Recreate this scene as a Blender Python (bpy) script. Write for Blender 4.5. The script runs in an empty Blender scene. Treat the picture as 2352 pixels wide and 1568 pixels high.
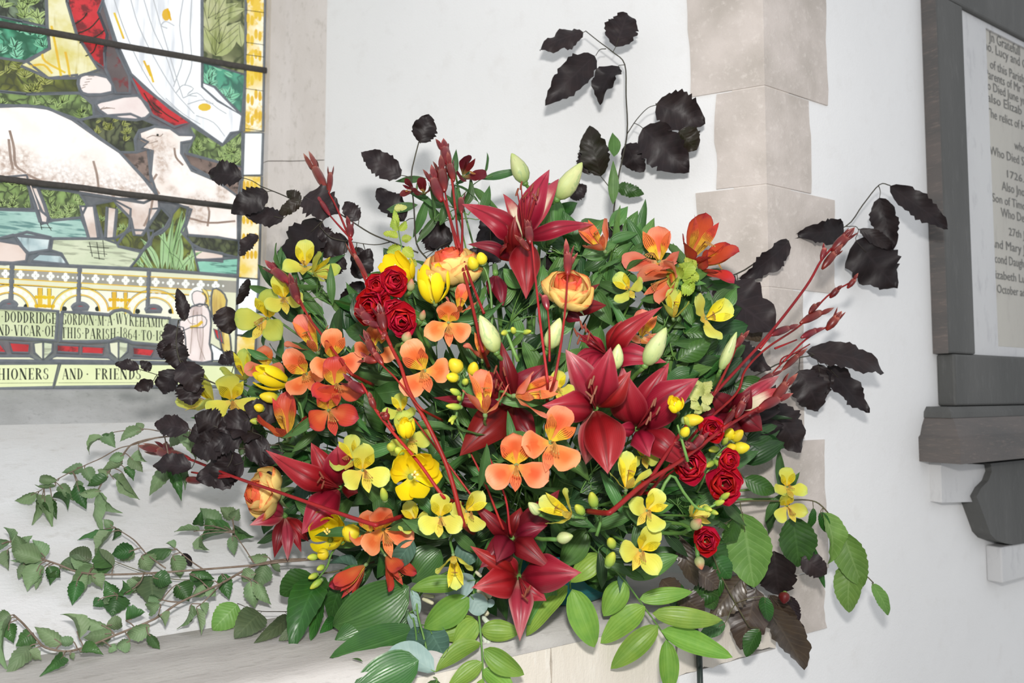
import bpy, math, random
import numpy as np
from mathutils import Vector, Matrix
from mathutils.geometry import tessellate_polygon

SC = bpy.context.scene
COL = SC.collection
random.seed(7)
RNG = np.random.default_rng(11)

# ------------------------------------------------------------------ camera, light, exposure
FPX = 1800.0
YAW = math.radians(33.5)
PIT = math.atan(116 / FPX)
CAM = np.array([0.0, 0.0, 1.35])
FWD = np.array([math.sin(YAW) * math.cos(PIT), math.cos(YAW) * math.cos(PIT), math.sin(PIT)])
RGT = np.array([math.cos(YAW), -math.sin(YAW), 0.0])
UPV = np.cross(RGT, FWD)
cd = bpy.data.cameras.new('camera')
cam = bpy.data.objects.new('camera', cd)
COL.objects.link(cam)
cam.matrix_world = Matrix(((RGT[0], UPV[0], -FWD[0], CAM[0]), (RGT[1], UPV[1], -FWD[1], CAM[1]),
                           (RGT[2], UPV[2], -FWD[2], CAM[2]), (0, 0, 0, 1)))
cd.sensor_width = 36
cd.lens = FPX / 2352 * 36
cd.clip_start = 0.02
cd.dof.use_dof = True
cd.dof.focus_distance = 1.0
cd.dof.aperture_fstop = 6.3
SC.camera = cam

world = bpy.data.worlds.new('world')
SC.world = world
world.use_nodes = True
bg = world.node_tree.nodes['Background']
bg.inputs['Color'].default_value = (0.93, 0.96, 1.0, 1)
bg.inputs['Strength'].default_value = 0.82

fl = bpy.data.lights.new('camera_flash', 'AREA')
fl.shape = 'RECTANGLE'
fl.size = 0.075
fl.size_y = 0.05
fl.energy = 14.5
fl.color = (1.0, 0.97, 0.93)
flash = bpy.data.objects.new('camera_flash', fl)
COL.objects.link(flash)
fp = CAM + UPV * 0.20 + RGT * 0.02 - FWD * 0.05
flash.location = Vector(fp)
flash.rotation_euler = (Vector(CAM + FWD * 1.05) - Vector(fp)).to_track_quat('-Z', 'Y').to_euler()

vs = SC.view_settings
SC.display_settings.display_device = 'sRGB'
vs.view_transform = 'Standard'
vs.look = 'None'
vs.exposure = 0.0
vs.gamma = 1.0
vs.use_curve_mapping = False

# ------------------------------------------------------------------ world geometry from the photograph
def A3(*p):
    return np.array(p, float)

def ray(px, py):
    return FWD + RGT * ((px - 1176) / FPX) + UPV * ((784 - py) / FPX)

def P(px, py, d):
    return CAM + ray(px, py) * d

def hit(px, py, pt, n):
    r = ray(px, py)
    return float(np.dot(pt - CAM, n) / np.dot(r, n))

def onY(px, py, Y):
    return P(px, py, hit(px, py, A3(0, Y, 0), A3(0, 1, 0)))

def nrm(v):
    return v / max(1e-9, np.linalg.norm(v))

YW = 0.80                                   # room face of the wall
YG = 1.65                                   # plane of the glass
YS = 1.55                                   # foot of the grey window stone
ZL = float(np.mean([onY(1400, 1410, YW)[2], onY(830, 1540, YW)[2], onY(1100, 1475, YW)[2]]))
XA = float(onY(1757, 300, YW)[0])           # arris between wall and splay
SPL = math.radians(30.4)
RD = A3(-math.sin(SPL), math.cos(SPL), 0)   # along the splay, into the wall
RN = A3(-math.cos(SPL), -math.sin(SPL), 0)  # out of the splay
AR = A3(XA, YW, 0)
JP = P(747, 300, hit(747, 300, AR, RN))     # where the splay meets the jamb stone
YJ = float(JP[1])
XJ = float(JP[0])
_r = P(413, 1453, hit(413, 1453, A3(0, 0, ZL), A3(0, 0, 1)))
YB = float(_r[1])                           # back of the flat ledge
ZS = float(onY(200, 972, YS)[2])
ZG = float(onY(200, 893, YG)[2])
print('ZL %.3f XA %.3f XJ %.3f YJ %.3f YB %.3f ZS %.3f ZG %.3f' % (ZL, XA, XJ, YJ, YB, ZS, ZG))
SLN = nrm(np.cross(A3(1, 0, 0), A3(0, YS - YB, ZS - ZL)))

def surf(px, py):
    best = 9.0
    for pt, n, ok in (
        (A3(0, YW, 0), A3(0, 1, 0), lambda q: q[0] > XA or q[2] < ZL),
        (A3(0, 0, ZL), A3(0, 0, 1), lambda q: YW < q[1] < YB),
        (A3(0, YB, ZL), SLN, lambda q: YB <= q[1] < YS),
        (A3(0, YS, ZS), nrm(np.cross(A3(1, 0, 0), A3(0, YG - YS, ZG - ZS))), lambda q: YS <= q[1] <= YG),
        (AR, RN, lambda q: YW <= q[1] <= YJ),
        (A3(0, YG, 0), A3(0, 1, 0), lambda q: q[2] >= ZG)):
        d = hit(px, py, pt, n)
        if 0.1 < d < best and ok(P(px, py, d)):
            best = d
    return best

def dome(px, py, off=0.0):
    d = 0.90 + .2 * ((px - 1200) / 640) ** 2 + .19 * max(0, (950 - py) / 560) ** 2 + off
    return min(d, surf(px, py) - .03)

# ------------------------------------------------------------------ objects
WORG = {}

def props(o, **k):
    for a, b in k.items():
        if b is not None:
            o[a] = b
    return o

def thing(name, label, cat, org, group=None):
    o = bpy.data.objects.new(name, None)
    o.empty_display_size = .01
    COL.objects.link(o)
    o.location = Vector(org)
    WORG[o.name] = np.array(org, float)
    return props(o, label=label, category=cat, group=group)

def mesh(name, V, F, mat, parent=None, uv=None, smooth=True, org=None, kind=None, label=None):
    V = np.asarray(V, float)
    if org is None:
        org = V[0].copy()
    me = bpy.data.meshes.new(name)
    me.from_pydata((V - org).tolist(), [], [tuple(int(i) for i in f) for f in F])
    if uv is not None:
        l = me.uv_layers.new(name='UVMap')
        idx = np.empty(len(me.loops), int)
        me.loops.foreach_get('vertex_index', idx)
        l.data.foreach_set('uv', np.asarray(uv, float)[idx].ravel())
    if smooth:
        me.polygons.foreach_set('use_smooth', [True] * len(me.polygons))
    me.materials.append(mat)
    me.update()
    o = bpy.data.objects.new(name, me)
    COL.objects.link(o)
    po = WORG[parent.name] if parent is not None else A3(0, 0, 0)
    if parent is not None:
        o.parent = parent
    o.location = Vector(org - po)
    WORG[o.name] = np.array(org, float)
    return props(o, kind=kind, label=label)

def struct(name, V, F, mat, **k):
    return mesh(name, V, F, mat, kind='structure', org=k.pop('org', A3(0, 0, 0)), **k)

class MB:
    """collects pieces of one mesh"""
    def __init__(s):
        s.V, s.F, s.U, s.n = [], [], [], 0
    def add(s, V, F, U=None):
        V = np.asarray(V, float)
        s.V.append(V)
        s.F += [tuple(i + s.n for i in f) for f in F]
        s.U.append(np.zeros((len(V), 2)) if U is None else np.asarray(U, float))
        s.n += len(V)
        return s
    def out(s, name, mat, parent=None, **k):
        return mesh(name, np.concatenate(s.V), s.F, mat, parent, uv=np.concatenate(s.U), **k)

def frame(a):
    a = nrm(a)
    h = A3(0, 0, 1) if abs(a[2]) < .9 else A3(1, 0, 0)
    s = nrm(np.cross(a, h))
    return a, s, np.cross(s, a)

def smooth_path(pts, k=4):
    p = [np.asarray(q, float) for q in pts]
    if len(p) < 3:
        return p
    e = [2 * p[0] - p[1]] + p + [2 * p[-1] - p[-2]]
    out = []
    for i in range(1, len(e) - 2):
        for j in range(k):
            t = j / k
            a, b, c, d = e[i - 1], e[i], e[i + 1], e[i + 2]
            out.append(.5 * (2 * b + (c - a) * t + (2 * a - 5 * b + 4 * c - d) * t * t + (3 * b - a - 3 * c + d) * t ** 3))
    return out + [p[-1]]

def tube(pts, r0, r1=None, sides=6, k=4):
    p = smooth_path(pts, k)
    r1 = r0 if r1 is None else r1
    V, F, U = [], [], []
    _, s, n = frame(p[-1] - p[0])
    m = len(p)
    for i, q in enumerate(p):
        t = nrm(p[min(i + 1, m - 1)] - p[max(i - 1, 0)])
        s = nrm(s - t * np.dot(s, t))
        n = np.cross(s, t)
        r = r0 + (r1 - r0) * i / (m - 1)
        for j in range(sides):
            a = 2 * math.pi * j / sides
            V.append(q + r * (math.cos(a) * s + math.sin(a) * n))
            U.append((j / sides, i / (m - 1)))
    for i in range(m - 1):
        for j in range(sides):
            k2 = (j + 1) % sides
            F.append((i * sides + j, i * sides + k2, (i + 1) * sides + k2, (i + 1) * sides + j))
    F.append(tuple(range(sides))[::-1])
    F.append(tuple((m - 1) * sides + j for j in range(sides)))
    return V, F, U

def lathe(b, t, w, prof, sides=8, lobes=0, lob=.12):
    """spindle from b to t; prof: list of (v, radius factor)"""
    ax = np.asarray(t) - np.asarray(b)
    a, s, n = frame(ax)
    V, F, U = [], [], []
    for (v, rf) in prof:
        for j in range(sides):
            an = 2 * math.pi * j / sides
            r = w / 2 * rf * (1 + lob * math.cos(lobes * an) if lobes else 1)
            V.append(b + ax * v + r * (math.cos(an) * s + math.sin(an) * n))
            U.append((j / sides, v))
    m = len(prof)
    for i in range(m - 1):
        for j in range(sides):
            k2 = (j + 1) % sides
            F.append((i * sides + j, i * sides + k2, (i + 1) * sides + k2, (i + 1) * sides + j))
    F.append(tuple(range(sides))[::-1])
    F.append(tuple((m - 1) * sides + j for j in range(sides)))
    return V, F, U

BUD = [(0, .25), (.08, .62), (.22, .92), (.4, 1), (.6, .86), (.8, .55), (.94, .26), (1, .06)]
EGG = [(0, .3), (.1, .7), (.3, 1), (.55, 1), (.8, .7), (.95, .35), (1, .08)]
STICK = [(0, .5), (.1, .9), (.5, 1), (.9, .9), (1, .45)]

PROF = {
    'ovate': lambda v: max(0, math.sin(math.pi * v ** .80)) ** .72,
    'acum': lambda v: math.sin(math.pi / 2 * (max(0, v) / .36) ** .62) if v < .36 else max(0, math.cos(math.pi / 2 * min(1, (v - .36) / .64))) ** 1.15,
    'lance': lambda v: max(0, math.sin(math.pi * v ** .85)) ** 1.0,
    'round': lambda v: max(0, 1 - abs(2 * v - 1) ** 2.2) ** .5,
    'obov': lambda v: (.16 + .84 * math.sin(min(1, v / .66) * math.pi / 2) ** 1.4) * (1 if v < .66 else max(0, 1 - ((v - .66) / .34) ** 2.3) ** .5),
    'spat': lambda v: (.22 + .78 * math.sin(min(1, v / .6) * math.pi / 2) ** 1.5) * (1 if v < .6 else max(0, 1 - ((v - .6) / .4) ** 1.7)),
    'lily': lambda v: (.26 + .74 * math.sin(min(1, v / .44) * math.pi / 2)) * (1 if v < .44 else max(0, 1 - ((v - .44) / .56) ** 1.65)),
    'rose': lambda v: (.45 + .55 * math.sin(min(1, v / .6) * math.pi / 2)) * (1 if v < .6 else max(0, 1 - ((v - .6) / .4) ** 3.2) ** .5),
}

def sheet(b, t, w, n, prof='ovate', bend=0., cup=0., wave=0., curl=0., ser=0., notch=0., nu=9, nv=4, freq=3., skew=0., groove=0., rag=0.):
    """a leaf or petal surface from b to t, width w, upper face towards n"""
    b = np.asarray(b, float)
    t = np.asarray(t, float)
    ax = t - b
    L = np.linalg.norm(ax)
    a = ax / max(L, 1e-9)
    n = np.asarray(n, float)
    n = n - a * np.dot(n, a)
    n = nrm(n) if np.linalg.norm(n) > 1e-5 else frame(a)[1]
    s = np.cross(a, n)
    pf = PROF[prof]
    ph = random.random() * 6.28
    ph2 = random.random() * 6.28
    V, F, U = [], [], []
    for i in range(nu + 1):
        v = i / nu
        if prof in ('obov', 'rose', 'round'):
            v = .5 * v + .5 * math.sin(v * math.pi / 2)
        hw = w / 2 * pf(v)
        saw = 1 + ser * ((i % 2) * 2 - 1)
        sl, sr = saw + rag * random.uniform(-1, 1), saw + rag * random.uniform(-1, 1)
        c = b + a * (L * v) + n * (bend * L * 4 * v * (1 - v) - curl * L * max(0, v - .45) ** 2 * 3.3) + s * (skew * w * math.sin(math.pi * v))
        for j in range(nv + 1):
            u = -1 + 2 * j / nv
            q = c + s * (u * hw * (sl if j == 0 else sr if j == nv else 1))
            q = q + n * (cup * hw * 2 * u * u + wave * w * (math.sin(freq * 6.28 * v + ph) if u < 0 else math.sin(freq * 6.0 * v + ph2)) * u * u * min(1, 4 * v))
            if groove:
                q = q - n * (groove * w * math.exp(-(u / .2) ** 2) * min(1, 3 * v) * min(1, 3 * (1 - v)))
            if notch and v > .8:
                q = q - a * (notch * L * (v - .8) / .2 * max(0, 1 - abs(u) * 2.2))
            V.append(q)
            U.append(((u + 1) / 2, v))
    m = nv + 1
    for i in range(nu):
        for j in range(nv):
            F.append((i * m + j, i * m + j + 1, (i + 1) * m + j + 1, (i + 1) * m + j))
    return V, F, U

def part_sheet(name, mat, parent, *a, **k):
    V, F, U = sheet(*a, **k)
    return mesh(name, V, F, mat, parent, uv=U)

def part(name, mat, parent, vfu, **k):
    return mesh(name, vfu[0], vfu[1], mat, parent, uv=vfu[2], **k)

def box(x0, x1, y0, y1, z0, z1):
    V = [(x, y, z) for x in (x0, x1) for y in (y0, y1) for z in (z0, z1)]
    F = [(0, 1, 3, 2), (4, 6, 7, 5), (0, 4, 5, 1), (2, 3, 7, 6), (0, 2, 6, 4), (1, 5, 7, 3)]
    return np.array(V, float), F

def bevel(o, w, seg=2):
    m = o.modifiers.new('bevel', 'BEVEL')
    m.width = w
    m.segments = seg
    m.limit_method = 'ANGLE'
    return o

# ------------------------------------------------------------------ materials
class NT:
    def __init__(s, name):
        s.m = bpy.data.materials.new(name)
        s.m.use_nodes = True
        s.t = s.m.node_tree
        s.t.nodes.clear()
        s.o = s.t.nodes.new('ShaderNodeOutputMaterial')
    def n(s, ty, ins=None, out=0, **pr):
        d = s.t.nodes.new('ShaderNode' + ty)
        for k, v in pr.items():
            setattr(d, k, v)
        for k, v in (ins or {}).items():
            if isinstance(v, bpy.types.NodeSocket):
                s.t.links.new(v, d.inputs[k])
            else:
                i = d.inputs[k]
                if i.type == 'RGBA' and len(v) == 3:
                    v = (*v, 1)
                i.default_value = v
        return d.outputs[out] if out is not None else d
    def ma(s, op, a, b=0., c=None):
        i = {0: a, 1: b}
        if c is not None:
            i[2] = c
        return s.n('Math', i, operation=op)
    def mix(s, f, a, b, blend='MIX'):
        return s.n('Mix', {0: f, 6: a, 7: b}, out=2, data_type='RGBA', blend_type=blend)
    def uv(s):
        x = s.n('SeparateXYZ', {0: s.n('UVMap')}, out=None)
        return x.outputs[0], x.outputs[1]
    def noise(s, scale, detail=3., vec=None, rough=.55):
        i = {'Scale': scale, 'Detail': detail, 'Roughness': rough}
        if vec is None:
            vec = s.n('NewGeometry', out=0)
        i['Vector'] = vec
        return s.n('TexNoise', i, out=0)
    def rng(s, x, a, b, c=0., d=1., clamp=True):
        return s.n('MapRange', {0: x, 1: a, 2: b, 3: c, 4: d}, clamp=clamp)
    def sstep(s, x, a, b):
        return s.n('MapRange', {0: x, 1: a, 2: b, 3: 0., 4: 1.}, interpolation_type='SMOOTHSTEP')
    def ramp(s, x, stops):
        d = s.n('ValToRGB', {0: x}, out=None)
        e = d.color_ramp.elements
        while len(e) < len(stops):
            e.new(.5)
        for i, (p, c) in enumerate(stops):
            e[i].position = p
            e[i].color = (*c, 1)
        return d.outputs[0]
    def bump(s, h, st=.3, dist=.002):
        return s.n('Bump', {'Height': h, 'Strength': st, 'Distance': dist})
    def bsdf(s, col, rough=.5, bump=None, spec=.4, trans=0., coat=0., tcol=None, sheen=0., metal=0., sss=0.):
        i = {'Base Color': col, 'Roughness': rough, 'Specular IOR Level': spec, 'Metallic': metal}
        if bump is not None:
            i['Normal'] = bump
        if coat:
            i['Coat Weight'] = coat
            i['Coat Roughness'] = .25
        if sheen:
            i['Sheen Weight'] = sheen
        sh = s.n('BsdfPrincipled', i)
        if trans:
            tr = s.n('BsdfTranslucent', {'Color': tcol if tcol is not None else col})
            sh = s.n('MixShader', {0: trans, 1: sh, 2: tr})
        s.t.links.new(sh, s.o.inputs[0])
        return s.m
    def vary(s, col, amt=.25, hue=.02):
        r = s.n('ObjectInfo', out=None).outputs['Random']
        r2 = s.ma('FRACT', s.ma('MULTIPLY', r, 7.31))
        return s.n('HueSaturation', {'Hue': s.rng(r2, 0, 1, .5 - hue, .5 + hue), 'Saturation': 1., 'Value': s.rng(r, 0, 1, 1 - amt, 1 + amt), 'Color': col})

def leafmat(name, c, c2, vein='pin', rough=.42, trans=.18, vcol=None, vstr=.35, K=8., spec=.4, amt=.22, hue=.015, bs=.35):
    t = NT(name)
    x, y = t.uv()
    au = t.ma('MULTIPLY', t.ma('ABSOLUTE', t.ma('SUBTRACT', x, .5)), 2.)
    if vein == 'pin':
        q = t.ma('PINGPONG', t.ma('MULTIPLY', t.ma('SUBTRACT', y, t.ma('MULTIPLY', au, .22)), K), .5)
        q = t.ma('MULTIPLY', q, 2.)
        ve = t.sstep(q, .22, .0)
        gro = q
    else:
        q = t.ma('MULTIPLY', t.ma('PINGPONG', t.ma('MULTIPLY', x, K), .5), 2.)
        ve = t.ma('MULTIPLY', t.sstep(q, .3, .0), .6)
        gro = q
    mid = t.sstep(au, .09, .02)
    ve = t.ma('MAXIMUM', ve, mid)
    no = t.noise(60., 4.)
    col = t.mix(t.rng(no, .35, .65), c, c2)
    vc = vcol or tuple(min(1, v * 1.5 + .02) for v in c)
    col = t.mix(t.ma('MULTIPLY', ve, vstr), col, vc)
    col = t.vary(col, amt, hue)
    h = t.ma('ADD', t.ma('MULTIPLY', gro, .6), t.ma('MULTIPLY', no, .5))
    return t.bsdf(col, t.rng(no, .3, .7, rough - .06, rough + .08), t.bump(h, bs, .0012), spec=spec, trans=trans)

def petalmat(name, stops, edge=None, e0=.75, e1=1., streak=None, s0=.25, s1=.62, blot=None, b=(.45, .8), rough=.5, trans=.25, lines=14., amt=.1, spec=.28, mid=None):
    """colour along the petal, optional rim colour, dark guide strokes, central blotch"""
    t = NT(name)
    x, y = t.uv()
    au = t.ma('MULTIPLY', t.ma('ABSOLUTE', t.ma('SUBTRACT', x, .5)), 2.)
    no = t.noise(90., 3.)
    col = t.ramp(t.ma('ADD', y, t.rng(no, .3, .7, -.05, .05)), stops)
    if blot:
        bm = t.ma('MULTIPLY', t.ma('MULTIPLY', t.sstep(t.ma('ADD', y, t.rng(no, .3, .7, -.12, .12)), b[0] - .18, b[0]), t.sstep(y, b[1] + .12, b[1] - .1)), t.sstep(au, .75, .1))
        col = t.mix(t.ma('MULTIPLY', bm, .75), col, blot)
    if mid:
        col = t.mix(t.ma('MULTIPLY', t.sstep(au, .17, .03), .75), col, mid)
        vn = t.ma('PINGPONG', t.ma('MULTIPLY', x, 22.), .5)
        col = t.mix(t.ma('MULTIPLY', t.sstep(vn, .3, .05), .28), col, mid)
    if edge:
        em = t.ma('MAXIMUM', t.sstep(au, e0, e1), t.sstep(t.ma('ADD', y, t.rng(no, .3, .7, -.04, .04)), e0 + .04, e1))
        col = t.mix(em, col, edge)
    if streak:
        wx = t.ma('ADD', t.ma('MULTIPLY', x, lines), t.ma('MULTIPLY', no, 1.6))
        ln = t.sstep(t.ma('ABSOLUTE', t.ma('SUBTRACT', t.ma('FRACT', wx), .5)), .17, .08)
        seg = t.sstep(t.noise(75., 1.), .44, .48)
        mk = t.ma('MULTIPLY', t.ma('MULTIPLY', ln, seg), t.ma('MULTIPLY', t.sstep(y, s0 - .06, s0), t.sstep(y, s1 + .08, s1)))
        mk = t.ma('MULTIPLY', mk, t.sstep(au, .95, .8))
        col = t.mix(mk, col, streak)
    rib = t.ma('MULTIPLY', t.ma('PINGPONG', t.ma('MULTIPLY', x, 9.), .5), 1.)
    col = t.vary(col, amt, .008)
    h = t.ma('ADD', rib, t.ma('MULTIPLY', no, .6))
    return t.bsdf(col, rough, t.bump(h, .22, .0008), spec=spec, trans=trans)

def plain(name, c, c2=None, rough=.5, sc=60., bs=.2, bd=.001, spec=.4, trans=0., amt=0., metal=0.):
    t = NT(name)
    no = t.noise(sc, 4.)
    col = t.mix(t.rng(no, .35, .65), c, c2 or tuple(v * .75 for v in c))
    if amt:
        col = t.vary(col, amt, .004)
    return t.bsdf(col, rough, t.bump(no, bs, bd), spec=spec, trans=trans, metal=metal)

def stonemat(name, c, c2, c3, rough=.85, streak=None, big=6.):
    t = NT(name)
    g = t.n('NewGeometry', out=0)
    if streak:
        g = t.n('Mapping', {'Vector': g, 'Scale': streak})
    n1 = t.noise(big, 5., g)
    n2 = t.noise(big * 9, 5., g, .65)
    n3 = t.noise(300., 2.)
    col = t.mix(t.rng(n1, .35, .65), c, c2)
    col = t.mix(t.ma('MULTIPLY', t.rng(n2, .55, .75), .6), col, c3)
    h = t.ma('ADD', n2, t.ma('MULTIPLY', n3, .4))
    return t.bsdf(col, rough, t.bump(h, .35, .003), spec=.25)

M = {}
M['plaster'] = stonemat('white_plaster', (.80, .80, .80), (.76, .76, .76), (.72, .71, .70), .9, big=2.5)
M['splay_plaster'] = stonemat('limewashed_slope', (.70, .70, .71), (.64, .63, .63), (.52, .50, .48), .9, (1, 1.6, 1.6), 5.)
M['quoin'] = stonemat('quoin_limestone', (.60, .54, .50), (.45, .405, .365), (.70, .645, .60), .9, big=10.)
M['jamb'] = stonemat('jamb_limestone', (.60, .555, .515), (.68, .635, .60), (.42, .39, .34), .9, (1, 1, .5), 9.)
M['ledge'] = stonemat('ledge_stone', (.40, .38, .365), (.50, .48, .46), (.26, .24, .22), .9, (.6, 2.2, 2.2), 7.)
M['front'] = stonemat('ledge_front_stone', (.72, .67, .59), (.66, .60, .52), (.80, .77, .71), .9, (3, 1, .7), 4.)
M['grey'] = stonemat('grey_window_stone', (.40, .40, .40), (.50, .50, .505), (.27, .27, .27), .9, big=14.)
M['floor'] = stonemat('floor_stone', (.35, .33, .30), (.42, .40, .37), (.25, .23, .21), .8, big=3.)
M['slate'] = stonemat('dark_slate', (.082, .083, .080), (.11, .11, .106), (.14, .14, .136), .6, (1, 1, .25), 8.)
M['slate_brown'] = stonemat('worn_slate_edge', (.13, .115, .108), (.10, .095, .092), (.24, .19, .165), .6, (.5, .5, 3), 9.)
M['marble_white'] = stonemat('white_marble', (.60, .60, .60), (.52, .52, .53), (.34, .34, .36), .45, (1, 1, .35), 4.)
M['marble_cream'] = stonemat('cream_marble', (.50, .48, .43), (.44, .42, .38), (.36, .34, .31), .45, (1.4, 1, .4), 4.)
M['letter'] = plain('faded_black_letter', (.13, .13, .125), (.20, .20, .19), .7, 120.)
M['teal'] = plain('dark_teal_plastic', (.014, .13, .13), (.017, .145, .15), .35, 20., .05)
M['foam'] = plain('green_foam', (.05, .12, .05), None, .95, 90., .5)
M['cable'] = plain('dark_green_cable', (.025, .04, .035), None, .45)

M['copper'] = leafmat('copper_beech_leaf', (.014, .0095, .0105), (.021, .013, .0135), 'pin', .47, .05, (.036, .025, .028), .3, 8., .28, .3, bs=.2)
M['copper_green'] = leafmat('greenish_copper_leaf', (.019, .018, .008), (.024, .016, .011), 'pin', .42, .1, None, .3, 8., .3, .3)
M['copper_brown'] = leafmat('bronze_beech_leaf', (.075, .05, .032), (.05, .034, .025), 'pin', .36, .1, (.115, .085, .055), .5, 9., .5, .2)
M['plum'] = leafmat('plum_leaf', (.19, .275, .145), (.145, .235, .105), 'pin', .55, .15, (.25, .34, .19), .3, 9., .3, .2)
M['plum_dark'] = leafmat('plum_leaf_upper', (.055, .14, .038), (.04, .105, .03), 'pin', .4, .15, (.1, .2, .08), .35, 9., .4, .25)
M['arch'] = leafmat('arching_stem_leaf', (.21, .355, .055), (.155, .30, .045), 'par', .42, .22, (.30, .45, .11), .3, 7., .35, .2)
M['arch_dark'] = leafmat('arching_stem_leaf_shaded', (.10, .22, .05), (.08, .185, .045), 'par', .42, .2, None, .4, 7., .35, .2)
M['broad'] = leafmat('broad_dark_leaf', (.045, .125, .028), (.035, .10, .025), 'par', .36, .12, (.09, .2, .06), .5, 14., .45, .15)
M['beech'] = leafmat('green_beech_leaf', (.15, .30, .065), (.115, .25, .05), 'pin', .45, .2, (.26, .42, .14), .45, 9., .35, .18)
M['beech_dark'] = leafmat('dark_green_beech_leaf', (.034, .112, .018), (.026, .085, .016), 'pin', .38, .12, (.07, .18, .045), .4, 9., .4, .2)  # dark green leaf, also darkened in colour for shade among the filler
M['beech_grey'] = leafmat('dull_beech_leaf', (.095, .135, .065), (.075, .115, .055), 'pin', .5, .15, (.15, .2, .1), .4, 8., .3, .2)
M['green'] = leafmat('flower_stem_leaf', (.07, .165, .045), (.05, .13, .035), 'par', .42, .18, (.13, .25, .09), .35, 7., .35, .3)
M['green_dark'] = leafmat('deep_green_leaf', (.022, .066, .017), (.015, .047, .013), 'par', .4, .12, (.05, .12, .038), .4, 7., .4, .35)  # deep green darkened further: shade between the leaves put into the colour
M['lime'] = leafmat('lime_leaf', (.37, .45, .055), (.28, .38, .05), 'pin', .5, .25, (.52, .58, .15), .4, 7., .3, .15)
M['lime_pale'] = leafmat('pale_lime_bract', (.55, .57, .22), (.40, .47, .12), 'pin', .5, .25, (.6, .65, .3), .4, 7., .3, .1)
M['euca'] = leafmat('blue_grey_leaf', (.27, .37, .34), (.23, .33, .31), 'pin', .55, .12, (.33, .42, .38), .3, 6., .3, .12)
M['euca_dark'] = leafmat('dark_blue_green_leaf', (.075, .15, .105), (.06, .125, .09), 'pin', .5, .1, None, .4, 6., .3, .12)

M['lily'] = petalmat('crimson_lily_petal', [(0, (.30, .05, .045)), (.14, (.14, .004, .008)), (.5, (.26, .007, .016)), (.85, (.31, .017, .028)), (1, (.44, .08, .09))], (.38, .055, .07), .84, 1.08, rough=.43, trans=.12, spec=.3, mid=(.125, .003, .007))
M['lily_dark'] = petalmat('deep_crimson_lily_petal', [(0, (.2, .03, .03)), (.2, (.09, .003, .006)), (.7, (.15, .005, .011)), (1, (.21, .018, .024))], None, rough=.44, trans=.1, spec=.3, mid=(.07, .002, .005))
M['lily_pink'] = petalmat('pink_backed_lily_petal', [(0, (.5, .3, .22)), (.25, (.36, .05, .06)), (.6, (.33, .02, .035)), (1, (.44, .09, .095))], (.50, .20, .19), .70, 1.05, rough=.4, trans=.15, spec=.4, mid=(.2, .012, .02))
M['lily_back'] = petalmat('cream_striped_lily_back', [(0, (.6, .6, .35)), (.5, (.66, .55, .40)), (1, (.6, .3, .26))], (.42, .05, .07), .5, .8, rough=.5, trans=.15)
M['anther'] = plain('rust_anther', (.20, .045, .02), None, .8, 200.)
M['pale_anther'] = plain('pale_anther', (.22, .075, .04), None, .7, 200.)
M['filament'] = plain('crimson_filament', (.30, .02, .025), None, .5)
M['rose_bi'] = petalmat('yellow_orange_rose_petal', [(0, (.74, .56, .18)), (.6, (.86, .64, .23)), (.91, (.87, .62, .21)), (.955, (.83, .32, .10)), (1, (.74, .09, .045))], (.77, .16, .08), .95, 1.03, rough=.5, trans=.2)
M['rose_bi_hot'] = petalmat('orange_red_rose_petal', [(0, (.84, .54, .14)), (.55, (.86, .46, .13)), (.85, (.83, .20, .07)), (1, (.74, .07, .04))], (.78, .12, .06), .88, 1.02, rough=.5, trans=.2)
M['rose_red'] = petalmat('red_rose_petal', [(0, (.28, .003, .010)), (.5, (.48, .006, .018)), (1, (.60, .014, .034))], (.62, .022, .05), .8, 1.05, rough=.5, trans=.15)
OR = [(0, (.78, .38, .06)), (.2, (.78, .22, .06)), (.6, (.80, .235, .085)), (1, (.84, .33, .16))]
M['al_out'] = petalmat('orange_tepal', OR, (.82, .30, .15), .7, 1.05, blot=(.70, .10, .025), b=(.42, .72), rough=.5)
M['al_in'] = petalmat('orange_yellow_striped_tepal', [(0, (.78, .56, .05)), (.40, (.80, .56, .05)), (.52, (.78, .20, .045)), (1, (.78, .20, .07))], None, streak=(.10, .01, .01), s0=.2, s1=.88, rough=.5, lines=6.)
M['al_low'] = petalmat('orange_lower_tepal', [(0, (.78, .42, .1)), (.4, (.80, .20, .06)), (1, (.82, .28, .12))], None, streak=(.3, .03, .02), s0=.4, s1=.9, rough=.5, lines=6.)
M['ar_out'] = petalmat('red_orange_tepal', [(0, (.50, .2, .07)), (.3, (.58, .085, .035)), (.75, (.58, .06, .032)), (1, (.44, .04, .045))], (.34, .025, .05), .8, 1.1, blot=(.66, .15, .05), b=(.2, .5), rough=.45)
M['ar_in'] = petalmat('red_yellow_striped_tepal', [(0, (.70, .48, .05)), (.5, (.74, .46, .05)), (.72, (.64, .10, .04)), (1, (.52, .06, .05))], None, streak=(.10, .01, .01), s0=.2, s1=.8, rough=.5, lines=8.)
M['ar_low'] = petalmat('red_lower_tepal', [(0, (.60, .30, .08)), (.4, (.62, .09, .04)), (1, (.55, .06, .05))], None, streak=(.2, .02, .02), s0=.4, s1=.9, rough=.5, lines=6.)
M['ap_out'] = petalmat('salmon_tepal', [(0, (.75, .45, .18)), (.3, (.74, .22, .12)), (1, (.76, .25, .15))], (.74, .22, .15), .7, 1.05, blot=(.68, .08, .03), b=(.3, .7), rough=.5)
M['ay_out'] = petalmat('lemon_tepal', [(0, (.66, .46, .10)), (.2, (.68, .60, .09)), (.7, (.67, .655, .10)), (1, (.62, .67, .16))], (.50, .60, .18), .85, 1.1, rough=.5)
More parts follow.
